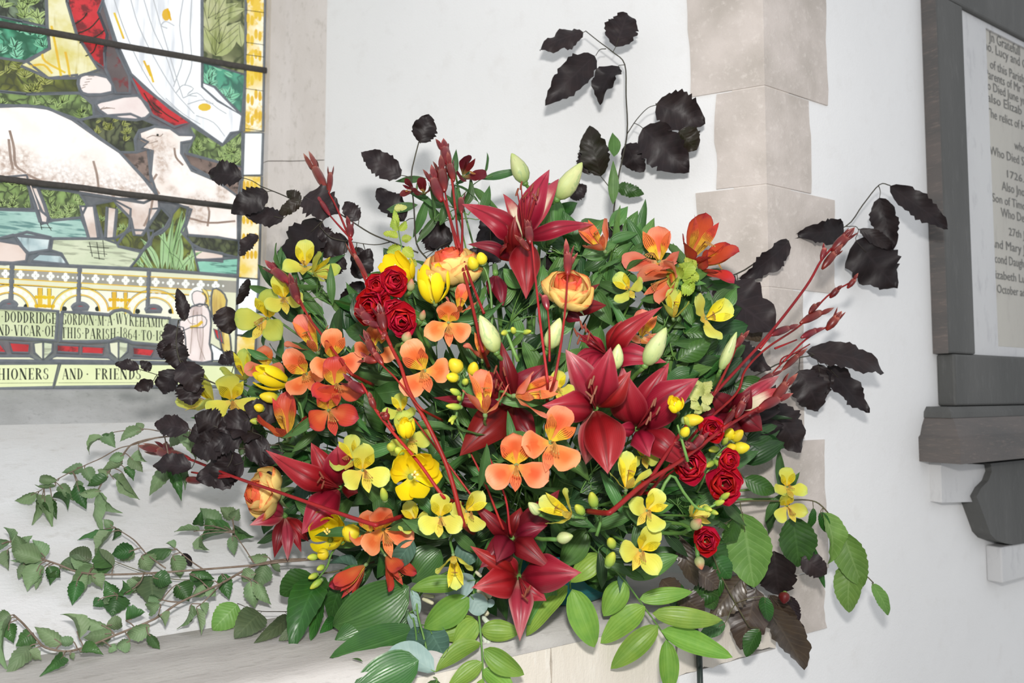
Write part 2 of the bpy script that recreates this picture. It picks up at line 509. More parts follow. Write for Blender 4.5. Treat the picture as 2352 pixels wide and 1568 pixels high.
M['ay_in'] = petalmat('yellow_striped_tepal', [(0, (.78, .50, .03)), (.5, (.78, .64, .025)), (1, (.68, .64, .07))], None, streak=(.10, .03, .01), s0=.3, s1=.82, rough=.5, lines=7.)
M['ay_low'] = petalmat('yellow_lower_tepal', [(0, (.75, .45, .08)), (.35, (.78, .58, .08)), (1, (.76, .68, .12))], None, streak=(.45, .20, .03), s0=.4, s1=.8, rough=.5, lines=5.)
M['ag_out'] = petalmat('green_lemon_tepal', [(0, (.45, .48, .08)), (.5, (.60, .62, .10)), (1, (.50, .58, .12))], (.36, .48, .11), .8, 1.05, rough=.5)
M['fre'] = petalmat('yellow_freesia_petal', [(0, (.62, .60, .08)), (.25, (.90, .70, .012)), (.7, (.95, .77, .014)), (1, (.95, .79, .03))], (.94, .68, .012), .88, 1.1, rough=.5)
M['fre_bud'] = petalmat('yellow_freesia_bud', [(0, (.30, .40, .04)), (.3, (.60, .52, .03)), (1, (.80, .60, .02))], None, rough=.45, trans=.1)
M['fre_green'] = petalmat('green_freesia_bud', [(0, (.18, .34, .05)), (.5, (.34, .46, .07)), (1, (.50, .50, .05))], None, rough=.45, trans=.1)
M['lily_bud'] = petalmat('pale_green_lily_bud', [(0, (.28, .40, .12)), (.3, (.46, .53, .22)), (.8, (.56, .58, .29)), (1, (.46, .55, .18))], None, streak=(.36, .46, .2), s0=.0, s1=.95, rough=.45, trans=.08, lines=6.)
M['cream_bud'] = plain('cream_bell_bud', (.60, .56, .40), (.52, .50, .33), .5)
M['white_bell'] = plain('pale_bell_flower', (.72, .76, .66), (.62, .68, .54), .5, trans=.2)
M['dark_bud'] = petalmat('maroon_bud', [(0, (.20, .18, .05)), (.3, (.13, .012, .015)), (1, (.10, .008, .014))], None, rough=.45, trans=.05)
M['rosebud'] = petalmat('rose_bud', [(0, (.2, .3, .1)), (.6, (.35, .32, .15)), (1, (.5, .12, .08))], None, rough=.5, trans=.05)
M['paw'] = petalmat('dark_red_capsule', [(0, (.22, .014, .012)), (.4, (.115, .008, .010)), (.8, (.17, .022, .02)), (1, (.42, .13, .095))], None, rough=.34, trans=.0, amt=.25, spec=.4)
M['paw_stem'] = plain('bright_red_stem', (.31, .017, .014), (.22, .012, .012), .45, 40., spec=.25, amt=.2)
M['stem'] = plain('green_stem', (.12, .24, .05), (.08, .18, .04), .45, 40., amt=.2)
M['stem_dark'] = plain('dark_stem', (.035, .03, .022), (.05, .045, .025), .55, 60.)
M['stem_bark'] = plain('brown_bark', (.15, .105, .075), (.22, .17, .13), .75, 120., .5)
M['stem_olive'] = plain('olive_stem', (.09, .10, .04), (.12, .09, .05), .5, 60.)
M['sepal'] = plain('sepal_green', (.13, .22, .07), (.2, .28, .12), .5, 60.)
M['stamen'] = plain('amber_stamen', (.45, .24, .05), (.30, .12, .03), .6, 90.)
M['stamen_y'] = plain('pale_yellow_stamen', (.84, .66, .28), (.8, .55, .1), .6, 90.)
# ------------------------------------------------------------------ room shell
ZT = 2.75
XC = -0.07                                  # middle of the window
YO = 1.90
def xr(y):
    return XA - (y - YW) * math.tan(SPL)
def xl(y):
    return 2 * XC - xr(y)
def prism_z(poly, z0, z1):
    n = len(poly)
    V = [(x, y, z0) for x, y in poly] + [(x, y, z1) for x, y in poly]
    F = [(i, (i + 1) % n, n + (i + 1) % n, n + i) for i in range(n)] + [tuple(range(n))[::-1], tuple(range(n, 2 * n))]
    return np.array(V), F
def sillprism(prof, g=.0):
    """profile in (y, z), running from splay to splay"""
    n = len(prof)
    V = [(xl(min(y, YJ)) + g, y, z) for y, z in prof] + [(xr(min(y, YJ)) - g, y, z) for y, z in prof]
    F = [(i, n + i, n + (i + 1) % n, (i + 1) % n) for i in range(n)] + [tuple(range(n)), tuple(range(n, 2 * n))[::-1]]
    return np.array(V), F

V, F = prism_z([(XA, YW), (XJ, YJ), (XJ, YO), (3.6, YO), (3.6, YW)], 0, ZT)
wall_right = struct('wall_right', V, F, M['plaster'], smooth=False, label='white plaster wall with the splayed side of the window opening')
V, F = prism_z([(2 * XC - x, y) for x, y in [(XA, YW), (XJ, YJ), (XJ, YO), (3.6, YO), (3.6, YW)]], 0, ZT)
struct('wall_left', V, F, M['plaster'], smooth=False)
V, F = box(2 * XC - XA, XA, YW, YO, 0, ZL - .10)
struct('wall_below', V, F, M['plaster'], smooth=False)
V, F = sillprism([(YB, ZL - .1), (YB, ZL), (YS, ZS), (YS, ZL - .1)])
struct('wall_sill', V, F, M['splay_plaster'], smooth=False, label='sloping white plaster under the window')
V, F = sillprism([(YS, ZL - .1), (YS, ZS), (YG, ZG), (YG + .12, ZG), (YG + .12, ZL - .1)])
struct('trim_1', V, F, M['grey'], smooth=False, label='grey stone at the foot of the stained glass')
V, F = box(-3.6, 3.6, -3.2, YW, -.05, 0)
struct('floor', V, F, M['floor'], smooth=False)
V, F = box(2 * XC - XJ, XJ, YG + .02, YO, 2.35, ZT)
struct('wall_above', V, F, M['plaster'], smooth=False)

# flat ledge with a worn front edge
def ledge():
    nx, ny = 90, 8
    V, F = [], []
    r = np.random.default_rng(5)
    jit = r.normal(0, .0018, nx + 1)
    for i in range(nx + 1):
        for j in range(ny + 1):
            y = YW - .004 + (YB - YW + .004) * (j / ny) ** .8
            yy = max(y, YW)
            x = xl(yy) + (xr(yy) - xl(yy)) * i / nx
            z = ZL + (r.normal(0, .0006) if 0 < j < ny else 0) - (.003 + abs(jit[i]) if j == 0 else 0)
            V.append((x, y + (jit[i] if j == 0 else 0), z))
    m = ny + 1
    for i in range(nx):
        for j in range(ny):
            F.append((i * m + j, (i + 1) * m + j, (i + 1) * m + j + 1, i * m + j + 1))
    b = len(V)
    for i in range(nx + 1):
        V.append((V[i * m][0], YW - .004, ZL - .022))
    for i in range(nx):
        F.append((i * m, b + i, b + i + 1, (i + 1) * m))
    return np.array(V), F
V, F = ledge()
led = struct('trim_2', V, F, M['ledge'], label='worn grey stone ledge that carries the flowers')
r5 = np.random.default_rng(3)
def rough_block(x0, x1, y0, y1, z0, z1, amp=.004, n=12):
    """a stone block whose outline on the face is a little uneven"""
    pts = [(x0 + (x1 - x0) * i / n, z0 + r5.normal(0, amp)) for i in range(n)] + [(x1 + r5.normal(0, amp * .5), z0 + (z1 - z0) * i / 4) for i in range(4)] + \
          [(x1 - (x1 - x0) * i / n, z1) for i in range(n)] + [(x0 + r5.normal(0, amp * .5), z1 - (z1 - z0) * i / 4) for i in range(4)]
    m = len(pts)
    V = [(x, y0, z) for x, z in pts] + [(x, y1, z) for x, z in pts]
    F = [tuple(range(m)), tuple(range(m, 2 * m))[::-1]] + [(i, m + i, m + (i + 1) % m, (i + 1) % m) for i in range(m)]
    return np.array(V), F
xs = [xl(YW) + .02, -.75, -.30, .17, .585, .80, XA - .001]
for a, b in zip(xs[:-1], xs[1:]):
    V, F = rough_block(a + .0005, b - .0005, YW - .003, YW + .05, ZL - .098, ZL - .0225, .003)
    mesh('stone_block', V, F, M['front'], led, smooth=False)

# quoins: stones that wrap the arris, a hair proud of the plaster
def wall_x(px, py):
    return float(onY(px, py, YW)[0])
def wall_z(px, py):
    return float(onY(px, py, YW)[2])
def splay_len(px, py):
    return float(np.linalg.norm((P(px, py, hit(px, py, AR, RN)) - AR)[:2]))
quo = [(None, 197, 1582, 1892, 60), (201, 422, 1645, 1856, 320), (426, 657, 1599, 1911, 560), (661, 1012, 1652, 1840, 800),
       (1016, 1332, 1590, 1897, 1200), (1336, 1478, 1600, 1896, 1420)]
PR = .003
ztop = wall_z(1757, -120)
for k, (y0, y1, lx, rx, ym) in enumerate(quo):
    z1 = ztop if y0 is None else wall_z(1757, y0)
    z0 = wall_z(1757, y1)
    ls = splay_len(lx, ym)
    rw = wall_x(rx, ym) - XA
    N = 9
    jl = np.cumsum(r5.normal(0, .0025, N)) * .6
    jr = np.cumsum(r5.normal(0, .0035, N)) * .6
    V, F = [], []
    for i in range(N):
        z = z0 + (z1 - z0) * i / (N - 1)
        e = AR + nrm(RN + A3(0, -1, 0)) * (PR * 1.03)
        p1 = AR + RD * (ls + jl[i])
        p2 = p1 + RN * PR
        q2 = AR + A3(rw + jr[i], -PR, 0)
        q1 = q2 + A3(0, PR, 0)
        for q in (p1, p2, AR + RD * .012 + RN * PR, e, AR + A3(.012, -PR, 0), q2, q1):
            V.append((q[0], q[1], z))
    for i in range(N - 1):
        for j in range(6):
            F.append((i * 7 + j, (i + 1) * 7 + j, (i + 1) * 7 + j + 1, i * 7 + j + 1))
    F += [tuple(range(7)), tuple((N - 1) * 7 + j for j in range(7))[::-1]]
    mesh('quoin', V, F, M['quoin'], wall_right, smooth=False)
V, F = [], []
zq0, zq1 = wall_z(1757, 1478), ztop
for z in (zq0, zq1):
    for q in (AR + RD * .05 + RN * .0012, AR + nrm(RN + A3(0, -1, 0)) * .0012, AR + A3(.06, -.0012, 0)):
        V.append((q[0], q[1], z))
mesh('mortar', V, [(0, 1, 4, 3), (1, 2, 5, 4)], plain('pale_mortar', (.68, .63, .585), (.62, .57, .53), .9), wall_right, smooth=False)

# jamb stone beside the glass
jx = [float(onY(652, 250, YJ + .055)[0]), YJ + .055]
jg = float(onY(609, 300, YG)[0])
for sgn, nm in ((1, 'trim_3'), (-1, 'trim_4')):
    poly = [(XJ, YJ), (jx[0] + .012, jx[1] - .006), (jx[0], jx[1]), (jg + .004, YG - .012), (jg, YG), (jg, YG + .14), (XJ, YG + .14)]
    poly = [(x if sgn > 0 else 2 * XC - x, y) for x, y in poly]
    zz = [ZG - .2] + [ZG + .02 + i * .46 for i in range(6)]
    t4 = None
    for i, (a, b) in enumerate(zip(zz[:-1], zz[1:])):
        V, F = prism_z(poly, a + .001, min(b, 2.35) - .001)
        if t4 is None:
            t4 = struct(nm, V, F, M['jamb'], smooth=False, label='limestone jamb beside the stained glass' if sgn > 0 else None)
        else:
            mesh('jamb_stone', V, F, M['jamb'], t4, smooth=False)

# ------------------------------------------------------------------ stained glass
def glass(name, c, c2=None, pat='plain', st=1.0, dark=(.03, .03, .02), sc=1., thr=(.0, .12)):
    t = NT(name)
    g = t.n('NewGeometry', out=0)
    c2 = c2 or tuple(v * .75 for v in c)
    n1 = t.noise(22. * sc, 4., g)
    col = t.mix(t.rng(n1, .38, .62), c, c2)
    if pat == 'leaf':
        mp = t.n('Mapping', {'Vector': t.n('VectorMath', {0: g, 1: t.n('VectorMath', {0: t.n('TexNoise', {'Vector': g, 'Scale': 30.}, out=1), 3: .05}, operation='SCALE')}, operation='ADD'), 'Scale': (1.6, 1, .75)})
        v = t.n('TexVoronoi', {'Vector': mp, 'Scale': 34. * sc}, out=0, feature='DISTANCE_TO_EDGE')
        d = t.n('TexVoronoi', {'Vector': mp, 'Scale': 34. * sc}, out=0)
        col = t.mix(t.sstep(d, .2, .75), col, tuple(v * .35 for v in c))
        col = t.mix(t.sstep(v, .10, .02), col, dark)
        big = t.noise(16. * sc, 2., g)
        col = t.mix(t.ma('MULTIPLY', t.sstep(big, .5, .62), .75), col, dark)
    elif pat == 'wool':
        n2 = t.noise(120., 5., g, .7)
        n3 = t.noise(11., 3., g)
        z = t.n('SeparateXYZ', {0: g}, out=2)
        lowz = t.ma('ADD', t.sstep(z, float(onY(200, 345, YG)[2]), float(onY(200, 450, YG)[2])), t.ma('MULTIPLY', t.sstep(n3, .5, .66), .8))
        cur = t.n('TexVoronoi', {'Vector': g, 'Scale': 150.}, out=0)
        m = t.ma('MULTIPLY', t.ma('ADD', t.ma('MULTIPLY', t.sstep(n2, .40, .6), .6), t.ma('MULTIPLY', t.sstep(cur, .3, .7), .5)), t.ma('MINIMUM', lowz, 1.))
        col = t.mix(t.ma('MULTIPLY', m, .8), col, dark)
    elif pat == 'wool2':
        n2 = t.noise(120., 5., g, .7)
        n3 = t.noise(14., 3., g)
        col = t.mix(t.ma('MULTIPLY', t.ma('ADD', t.ma('MULTIPLY', t.sstep(n2, .42, .6), .6), .35), t.ma('MULTIPLY', t.sstep(n3, .48, .62), .9)), col, dark)
    elif pat == 'water':
        w = t.noise(1., 5., t.n('Mapping', {'Vector': g, 'Scale': (24, 1, 190)}))
        col = t.mix(t.sstep(w, .5, .62), col, dark)
    elif pat == 'rich':
        n2 = t.noise(60. * sc, 4., g, .6)
        col = t.mix(t.sstep(n2, .5, .62), col, dark)
    elif pat == 'fold':
        w = t.noise(1., 3., t.n('Mapping', {'Vector': g, 'Rotation': (0, math.radians(-18), 0), 'Scale': (52, 1, 6)}))
        col = t.mix(t.sstep(w, .52, .68), col, dark)
    t.t.links.new(t.n('BsdfPrincipled', {'Base Color': (.04, .04, .04), 'Roughness': .6, 'Specular IOR Level': .1, 'Emission Color': col, 'Emission Strength': st}), t.o.inputs[0])
    return t.m

GL = {
 'dark': glass('dark_foliage_glass', (.30, .40, .26), (.10, .16, .06), 'leaf', .9, (.03, .04, .025)),
 'emer': glass('emerald_glass', (.10, .46, .26), (.16, .60, .38), 'leaf', .9, (.02, .14, .07), 1.1),
 'oliv': glass('olive_glass', (.30, .34, .05), (.18, .24, .05), 'leaf', .9, (.06, .07, .02), 1.1),
 'green': glass('leaf_green_glass', (.34, .50, .16), (.22, .34, .10), 'leaf', .9, (.06, .09, .03), 1.2),
 'dkgr': glass('deep_green_glass', (.12, .15, .06), (.17, .19, .09), 'leaf', .8, (.03, .035, .02), 1.5),
 'bigl': glass('broad_leaf_glass', (.50, .52, .26), (.28, .34, .10), 'leaf', .9, (.07, .09, .03), .55),
 'teal': glass('teal_glass', (.10, .42, .27), (.17, .50, .36), 'leaf', .9, (.05, .18, .13), .8),
 'gold': glass('yellow_robe_glass', (.88, .85, .55), (.72, .64, .18), 'fold', 1.05, (.55, .45, .08)),
 'red': glass('ruby_glass', (.72, .03, .04), (.50, .015, .02), 'rich', .95, (.20, .012, .015), .7),
 'plum': glass('shaded_ruby_glass', (.13, .10, .10), (.16, .13, .13), 'rich', .9, (.22, .04, .045), .8),
 'white': glass('white_robe_glass', (.93, .95, .94), (.86, .89, .92), 'fold', 1.12, (.66, .69, .73)),
 'skin': glass('flesh_glass', (.93, .84, .80), (.85, .73, .70), 'plain', 1.05),
 'wool': glass('sheep_glass', (.98, .95, .92), (.93, .86, .80), 'wool', 1.12, (.44, .32, .25)),
 'wool2': glass('lamb_glass', (.97, .93, .89), (.90, .81, .74), 'wool2', 1.1, (.50, .37, .29)),
 'leg': glass('sheep_leg_glass', (.93, .84, .78), (.70, .56, .48), 'plain', 1.0),
 'brown': glass('brown_glass', (.16, .11, .09), (.32, .23, .19), 'rich', .9, (.07, .05, .04), 1.),
 'wat': glass('blue_water_glass', (.50, .74, .66), (.36, .60, .52), 'water', .95, (.14, .30, .28)),
 'pond': glass('pale_water_glass', (.72, .78, .56), (.62, .70, .48), 'water', 1.0, (.42, .46, .32)),
 'teal2': glass('bright_teal_glass', (.34, .72, .55), (.25, .60, .45), 'water', .95, (.08, .22, .18)),
 'rock': glass('blue_rock_glass', (.74, .86, .86), (.42, .56, .58), 'fold', 1.0, (.14, .20, .22)),
 'peach': glass('peach_rock_glass', (.88, .74, .66), (.80, .64, .55), 'plain', 1.0),
 'reed': glass('reed_glass', (.36, .56, .27), (.26, .44, .18), 'fold', .95, (.16, .27, .10)),
 'cream': glass('cream_glass', (.86, .88, .66), (.80, .82, .58), 'plain', 1.0),
 'scroll': glass('scroll_glass', (.73, .80, .50), (.64, .72, .42), 'plain', 1.0),
 'scroll2': glass('lower_scroll_glass', (.82, .88, .52), (.77, .84, .48), 'plain', 1.05),
 'frieze': glass('frieze_glass', (.36, .36, .30), (.44, .42, .36), 'plain', .9),
 'arc': glass('arcade_glass', (.86, .88, .62), (.92, .92, .78), 'plain', 1.05),
 'pleaf': glass('painted_leaf_green', (.46, .60, .24), (.36, .50, .17), 'fold', .95, (.2, .3, .08)),
 'pemer': glass('painted_leaf_emerald', (.22, .62, .38), (.30, .70, .48), 'plain', .95),
 'poliv': glass('painted_leaf_olive', (.46, .47, .12), (.38, .42, .12), 'fold', .95, (.2, .22, .05)),
 'pbig': glass('painted_broad_leaf', (.58, .60, .34), (.44, .50, .20), 'fold', .95, (.24, .28, .1)),
 'preed': glass('painted_reed_blade', (.45, .66, .34), (.36, .58, .27), 'fold', 1.0, (.24, .40, .16)),
 'orn': glass('gilded_pillar_glass', (.96, .94, .80), (.82, .60, .10), 'rich', 1.1, (.80, .55, .06), .6),
 'pil': glass('white_pillar_glass', (.93, .96, .95), (.85, .90, .90), 'plain', 1.1),
 'wing': glass('wing_glass', (.88, .74, .26), (.72, .54, .12), 'fold', 1.05, (.5, .33, .08)),
 'angel': glass('angel_robe_glass', (.94, .84, .80), (.88, .76, .72), 'fold', 1.05, (.60, .48, .45)),
 'side': glass('pale_quarry_glass', (.60, .70, .55), (.5, .62, .5), 'plain', .9),
}
M['lead'] = plain('lead_came', (.17, .19, .215), (.21, .228, .25), .7, 90., .3)  # lead grey lightened: glare from the bright window put into its colour
M['bar'] = plain('iron_bar', (.055, .050, .045), (.075, .068, .06), .8, 160., .6)
M['pdark'] = plain('glass_paint_black', (.035, .045, .032), None, .8)
M['pyel'] = glass('silver_stain_yellow', (.84, .60, .04), (.80, .48, .03), 'plain', 1.0)
M['pwhite'] = glass('painted_white_quatrefoil', (.93, .95, .90), (.90, .92, .86), 'plain', 1.05)
M['pgrey'] = glass('grey_fold_paint', (.48, .52, .55), (.56, .58, .60), 'plain', .95)
M['pbrown'] = glass('brown_wool_paint', (.30, .21, .16), (.42, .31, .25), 'plain', .9)

win = props(bpy.data.objects.new('window_1', None), kind='structure', label='stained glass window with lambs, a robed shepherd and lettered scrolls')
COL.objects.link(win)
WORG[win.name] = A3(XC, YG, ZG)
win.location = Vector(WORG[win.name])
came = MB()

def gp(px, py, off=0.):
    return onY(px, py, YG - off)

def ribbon(mb, pts, w, off, h=.0, closed=False):
    """strip on the glass along world points; w width, h ridge height"""
    n = len(pts)
    L, C, R = [], [], []
    for i, p in enumerate(pts):
        a = pts[(i - 1) % n] if closed or i else p
        b = pts[(i + 1) % n] if closed or i < n - 1 else p
        t = b - a
        t = nrm(A3(t[0], 0, t[2]))
        s = A3(-t[2], 0, t[0])
        o = A3(0, -off, 0)
        L.append(p + s * w / 2 + o)
        C.append(p + o - A3(0, h, 0))
        R.append(p - s * w / 2 + o)
    V = L + C + R
    F = []
    for i in range(n if closed else n - 1):
        j = (i + 1) % n
        F += [(i, j, n + j, n + i), (n + i, n + j, 2 * n + j, 2 * n + i)]
    mb.add(V, F)

def pane_w(W, mat, off, lead):
    tri = tessellate_polygon([[Vector((p[0], p[2], 0)) for p in W]])
    n = len(W)
    f = A3(0, -off, 0)
    V = [p + f for p in W] + [p + A3(0, .003, 0) for p in W]
    F = [tuple(t) for t in tri] + [(i, (i + 1) % n, n + (i + 1) % n, n + i) for i in range(n)]
    mesh('pane', V, F, mat, win, smooth=False)
    if lead:
        ribbon(came, [p + f for p in W], lead, .0008, .0022, True)

def pane(s, mat, off=0., lead=.0058, sm=0):
    q = [float(v) for v in s.split()]
    pts = list(zip(q[::2], q[1::2]))
    if sm:
        n = len(pts)
        o = []
        for i in range(n):
            a, b, c, d = (np.array(pts[(i + k) % n]) for k in (-1, 0, 1, 2))
            for j in range(sm):
                t = j / sm
                o.append(.5 * (2 * b + (c - a) * t + (2 * a - 5 * b + 4 * c - d) * t * t + (3 * b - a - 3 * c + d) * t ** 3))
        pts = o
    pane_w([gp(x, y) for x, y in pts], GL[mat], off, lead)

# background panes, then the figures a hair in front of them
pane('-40 -90 106 -90 108 62 52 50 -40 30', 'dark')
pane('-40 30 52 50 108 62 114 112 62 142 -40 128', 'emer')
pane('-40 128 62 142 112 180 178 172 182 214 60 216 -40 206', 'oliv')
pane('-40 206 60 216 182 214 214 240 216 268 182 276 98 246 -40 240', 'green')
pane('463 -90 566 -90 563 172 463 142', 'bigl')
pane('463 142 563 172 556 266 500 232 464 200', 'teal')
pane('182 276 216 268 300 262 362 288 320 300 310 320 312 350 275 350 230 318', 'dkgr')
pane('275 350 312 350 340 345 348 420 330 408', 'brown')
pane('436 286 510 334 556 302 556 384 500 372 430 352 446 312', 'green')
pane('424 352 500 372 556 384 546 452 480 405 436 380', 'brown')
pane('-40 412 62 402 74 480 -40 480', 'green')
pane('74 430 180 440 200 470 186 500 120 506 96 486', 'green')
pane('216 470 262 460 300 480 298 520 270 560 236 548', 'oliv')
pane('-40 480 90 484 96 515 120 506 186 500 204 548 122 548 30 540 -40 556', 'wat')
pane('-40 556 44 560 60 600 -40 602', 'peach', sm=2)
pane('34 540 62 533 116 545 112 574 62 582 46 560', 'rock')
pane('72 600 90 582 140 585 156 608', 'rock')
pane('122 548 262 548 272 566 330 576 296 618 158 610 140 582 116 574', 'pond')
pane('262 548 300 528 352 530 345 562 322 578 272 566', 'oliv')
pane('345 480 372 478 392 500 380 522 352 540 345 562 338 520', 'dkgr')
pane('430 540 500 545 548 552 548 592 462 572 440 560', 'dkgr')
pane('446 572 512 582 512 600 450 596', 'peach')
pane('452 598 546 592 544 636 458 628', 'teal2')
pane('300 618 322 585 352 540 372 535 386 520 396 490 412 472 432 475 426 510 416 532 442 562 456 628', 'oliv')
# robes
pane('104 -90 152 -90 154 6 176 80 226 160 172 180 112 180 48 152 62 140 114 112 108 60', 'gold', .001)
pane('152 -90 236 -90 236 4 226 30 246 80 240 122 242 158 214 140 176 80 154 6', 'red', .001)
pane('236 4 252 60 270 120 298 178 298 214 266 214 242 158 240 122 246 80 226 30', 'plum', .001)
pane('236 -90 465 -90 464 190 492 200 516 226 556 266 551 302 530 306 511 332 470 304 430 276 388 248 348 214 300 170 266 96 236 4', 'white', .001)
pane('298 172 330 202 376 236 436 282 400 292 350 265 322 222', 'red', .001)
pane('180 182 196 171 246 178 258 212 202 218 183 206', 'skin', .001, sm=2)
pane('220 240 250 230 316 220 346 260 312 276 246 266', 'skin', .001, sm=2)
# flock
pane('-40 248 0 245 60 243 112 250 166 275 230 320 275 350 330 410 362 452 330 466 240 452 175 442 100 428 40 412 -40 424', 'wool', .001)
pane('255 456 300 458 362 452 366 480 346 510 326 541 308 540 300 502 272 474', 'leg', .0012)
pane('64 425 86 430 102 470 111 500 108 513 92 510 80 470', 'leg', .0012)
pane('184 474 216 474 226 546 204 549 190 500', 'leg', .0012)
pane('246 476 268 480 262 546 242 546', 'leg', .0012)
pane('320 304 355 291 390 295 411 310 446 311 440 324 416 328 416 352 440 392 500 417 546 452 546 552 500 545 432 540 426 520 440 482 362 452 345 400 350 346 326 340 340 326 322 318', 'wool2', .0012)
# right border
pane('566 -90 610 -90 604 302 560 302 563 172', 'orn')
pane('560 305 604 306 601 402 557 402', 'pil')
pane('557 404 601 406 594 640 546 636', 'orn')
pane('546 638 594 642 588 770 542 768', 'pil')
pane('542 770 588 772 584 845 540 845', 'orn')
# frieze, arcade, scrolls
def ln(x, a, b):
    return a + (b - a) * x / 540.
fx = [-40, 28, 183, 342, 456, 544]
for a, b in zip(fx[:-1], fx[1:]):
    T0, T1 = lambda x: ln(x, 604, 632), lambda x: ln(x, 616, 645)
    B0, B1 = lambda x: ln(x, 640, 672), lambda x: ln(x, 652, 684)
    pane(f'{a} {T0(a)} {b} {T0(b)} {b} {T1(b)} {a} {T1(a)}', 'cream', 0, 0)
    pane(f'{a} {T1(a)} {b} {T1(b)} {b} {B0(b)} {a} {B0(a)}', 'frieze', 0, 0)
    pane(f'{a} {B0(a)} {b} {B0(b)} {b} {B1(b)} {a} {B1(a)}', 'cream', 0, 0)
    if a < 400:
        pane(f'{a} {B1(a)} {b} {B1(b)} {b} {ln(b, 712, 738)} {a} {ln(a, 712, 738)}', 'arc', 0, 0)
        ribbon(came, [gp(a, T0(a)), gp(a - 3, ln(a, 690, 712))], .008, .0012, .003)
    else:
        pane(f'{a} {B1(a)} {b} {B1(b)} {b} 830 {a} 830', 'cream', 0, 0)
ribbon(came, [gp(-40, 602), gp(160, 611), gp(344, 619), gp(548, 634)], .007, .001, .003)
yel, wht, drk, gry, brn = MB(), MB(), MB(), MB(), MB()
def disc(mb, px, py, r, off=.002, ry=None, n=10):
    c = gp(px, py, off)
    e = gp(px + r, py, off) - c
    f = gp(px, py - (ry or r), off) - c
    V = [c] + [c + e * math.cos(6.2832 * k / n) + f * math.sin(6.2832 * k / n) for k in range(n)]
    mb.add(V, [(0, 1 + k, 1 + (k + 1) % n) for k in range(n)])
def stroke(mb, s, w=1.5, off=.002, sm=3):
    q = [float(v) for v in s.split()] if isinstance(s, str) else s
    pts = [gp(q[i], q[i + 1]) for i in range(0, len(q), 2)]
    ribbon(mb, smooth_path(pts, sm), w * .00082, off)
for k in range(17):
    x = -22 + k * 34.5
    y = ln(x, 628, 658)
    if x > 500:
        break
    for dx, dy in ((-5, 0), (5, 0), (0, -6), (0, 6)):
        disc(wht, x + dx, y + dy, 4.6)
    disc(wht, x + 17, y + 1, 2.6)
for a, b in ((617, 646), (639, 671), (651, 683)):
    stroke(yel, [v for x in range(-40, 545, 60) for v in (x, ln(x, a, b))], 2.6)
stroke(drk, [v for x in range(-40, 545, 60) for v in (x, ln(x, 653, 685))], 1.2)
for cx in (20, 184, 352):                               # arches and their red eyes
    cy = ln(cx, 709, 727)
    for R, w, mb in ((64, 3, yel), (45, 3, yel), (67, 1, drk), (42, 1, drk)):
        stroke(mb, [v for k in range(13) for v in (cx + R * math.cos(math.pi * k / 12), cy - R * .84 * math.sin(math.pi * k / 12)) if True], w)
    for k in range(1, 12):
        disc(wht, cx + 54.5 * math.cos(math.pi * k / 12), cy - 46 * math.sin(math.pi * k / 12), 4.6)
    n = 12
    def arcpane(R, r2, mat, off, lead):
        s = ' '.join(f'{cx + R * math.cos(math.pi * k / n)} {cy - 6 - r2 * math.sin(math.pi * k / n)}' for k in range(n + 1))
        pane(s, mat, off, lead)
    arcpane(17, 12, 'red', .0014, .0085)
    for dx in (-36, 40):
        disc(drk, cx + dx, cy - 6, 6, .0012)
for cx in (92, 113, 262, 288):                          # gilt shafts
    y0, y1 = ln(cx, 656, 685), ln(cx, 703, 722)
    w = 9 if cx in (92, 262) else 7
    stroke(yel, [cx, y0, cx, y1], w, sm=1)
    for y in (y1 - 24, y1 - 4):
        stroke(yel, [cx - 11, y, cx + 11, y], 6, sm=1)
        disc(yel, cx - 9, y, 4.5)
        disc(yel, cx + 9, y, 4.5)
    for s in (-1, 1):
        stroke(drk, [cx + s * (w / 2 + 1), y0, cx + s * (w / 2 + 1), y1 - 28], 1, sm=1)
pane('-40 706 60 709 133 715 128 782 60 778 -40 774', 'scroll', .001, .007)
pane('143 716 200 719 250 723 262 714 280 711 296 716 304 724 390 731 382 793 304 787 290 781 270 776 252 783 200 785 139 783', 'scroll', .001, .007)
for s in ('-40 784 -2 785 14 810 -40 808', '22 786 68 789 66 810 28 809', '132 791 181 794 180 811 131 808', '189 794 239 797 236 814 188 812', '306 797 354 802 346 819 306 815', '370 806 392 808 390 820 366 818'):
    pane(s, 'red', .0008, .0045)
for x, y in ((99, 788), (272, 787)):
    pane(f'{x - 22} {y} {x} {y - 2} {x} {y + 38} {x - 20} {y + 22}', 'cream', .0012, .004)
    pane(f'{x} {y - 2} {x + 22} {y} {x + 21} {y + 20} {x} {y + 38}', 'pond', .0012, .004)
pane('-40 817 68 817 90 829 -40 828', 'cream', 0, .006)
pane('112 828 130 816 248 820 262 830', 'cream', 0, .006)
pane('292 830 300 822 386 824 392 833', 'cream', 0, .006)
pane('-40 834 134 833 122 890 -40 894', 'scroll2', 0, .007)
pane('140 833 440 835 440 886 126 890', 'scroll2', 0, .007)
pane('440 835 540 838 540 888 440 886', 'scroll2', 0, .007)
ribbon(came, [gp(-40, 830), gp(200, 832), gp(545, 836)], .007, .0012, .003)
# backing of lead and cement behind the small panes of the lower border
W = [gp(-42, -88), gp(608, -88), gp(586, 892), gp(-42, 896)]
mesh('cement_backing', [p + A3(0, .006, 0) for p in W], [(0, 1, 2, 3)], M['lead'], win, smooth=False)
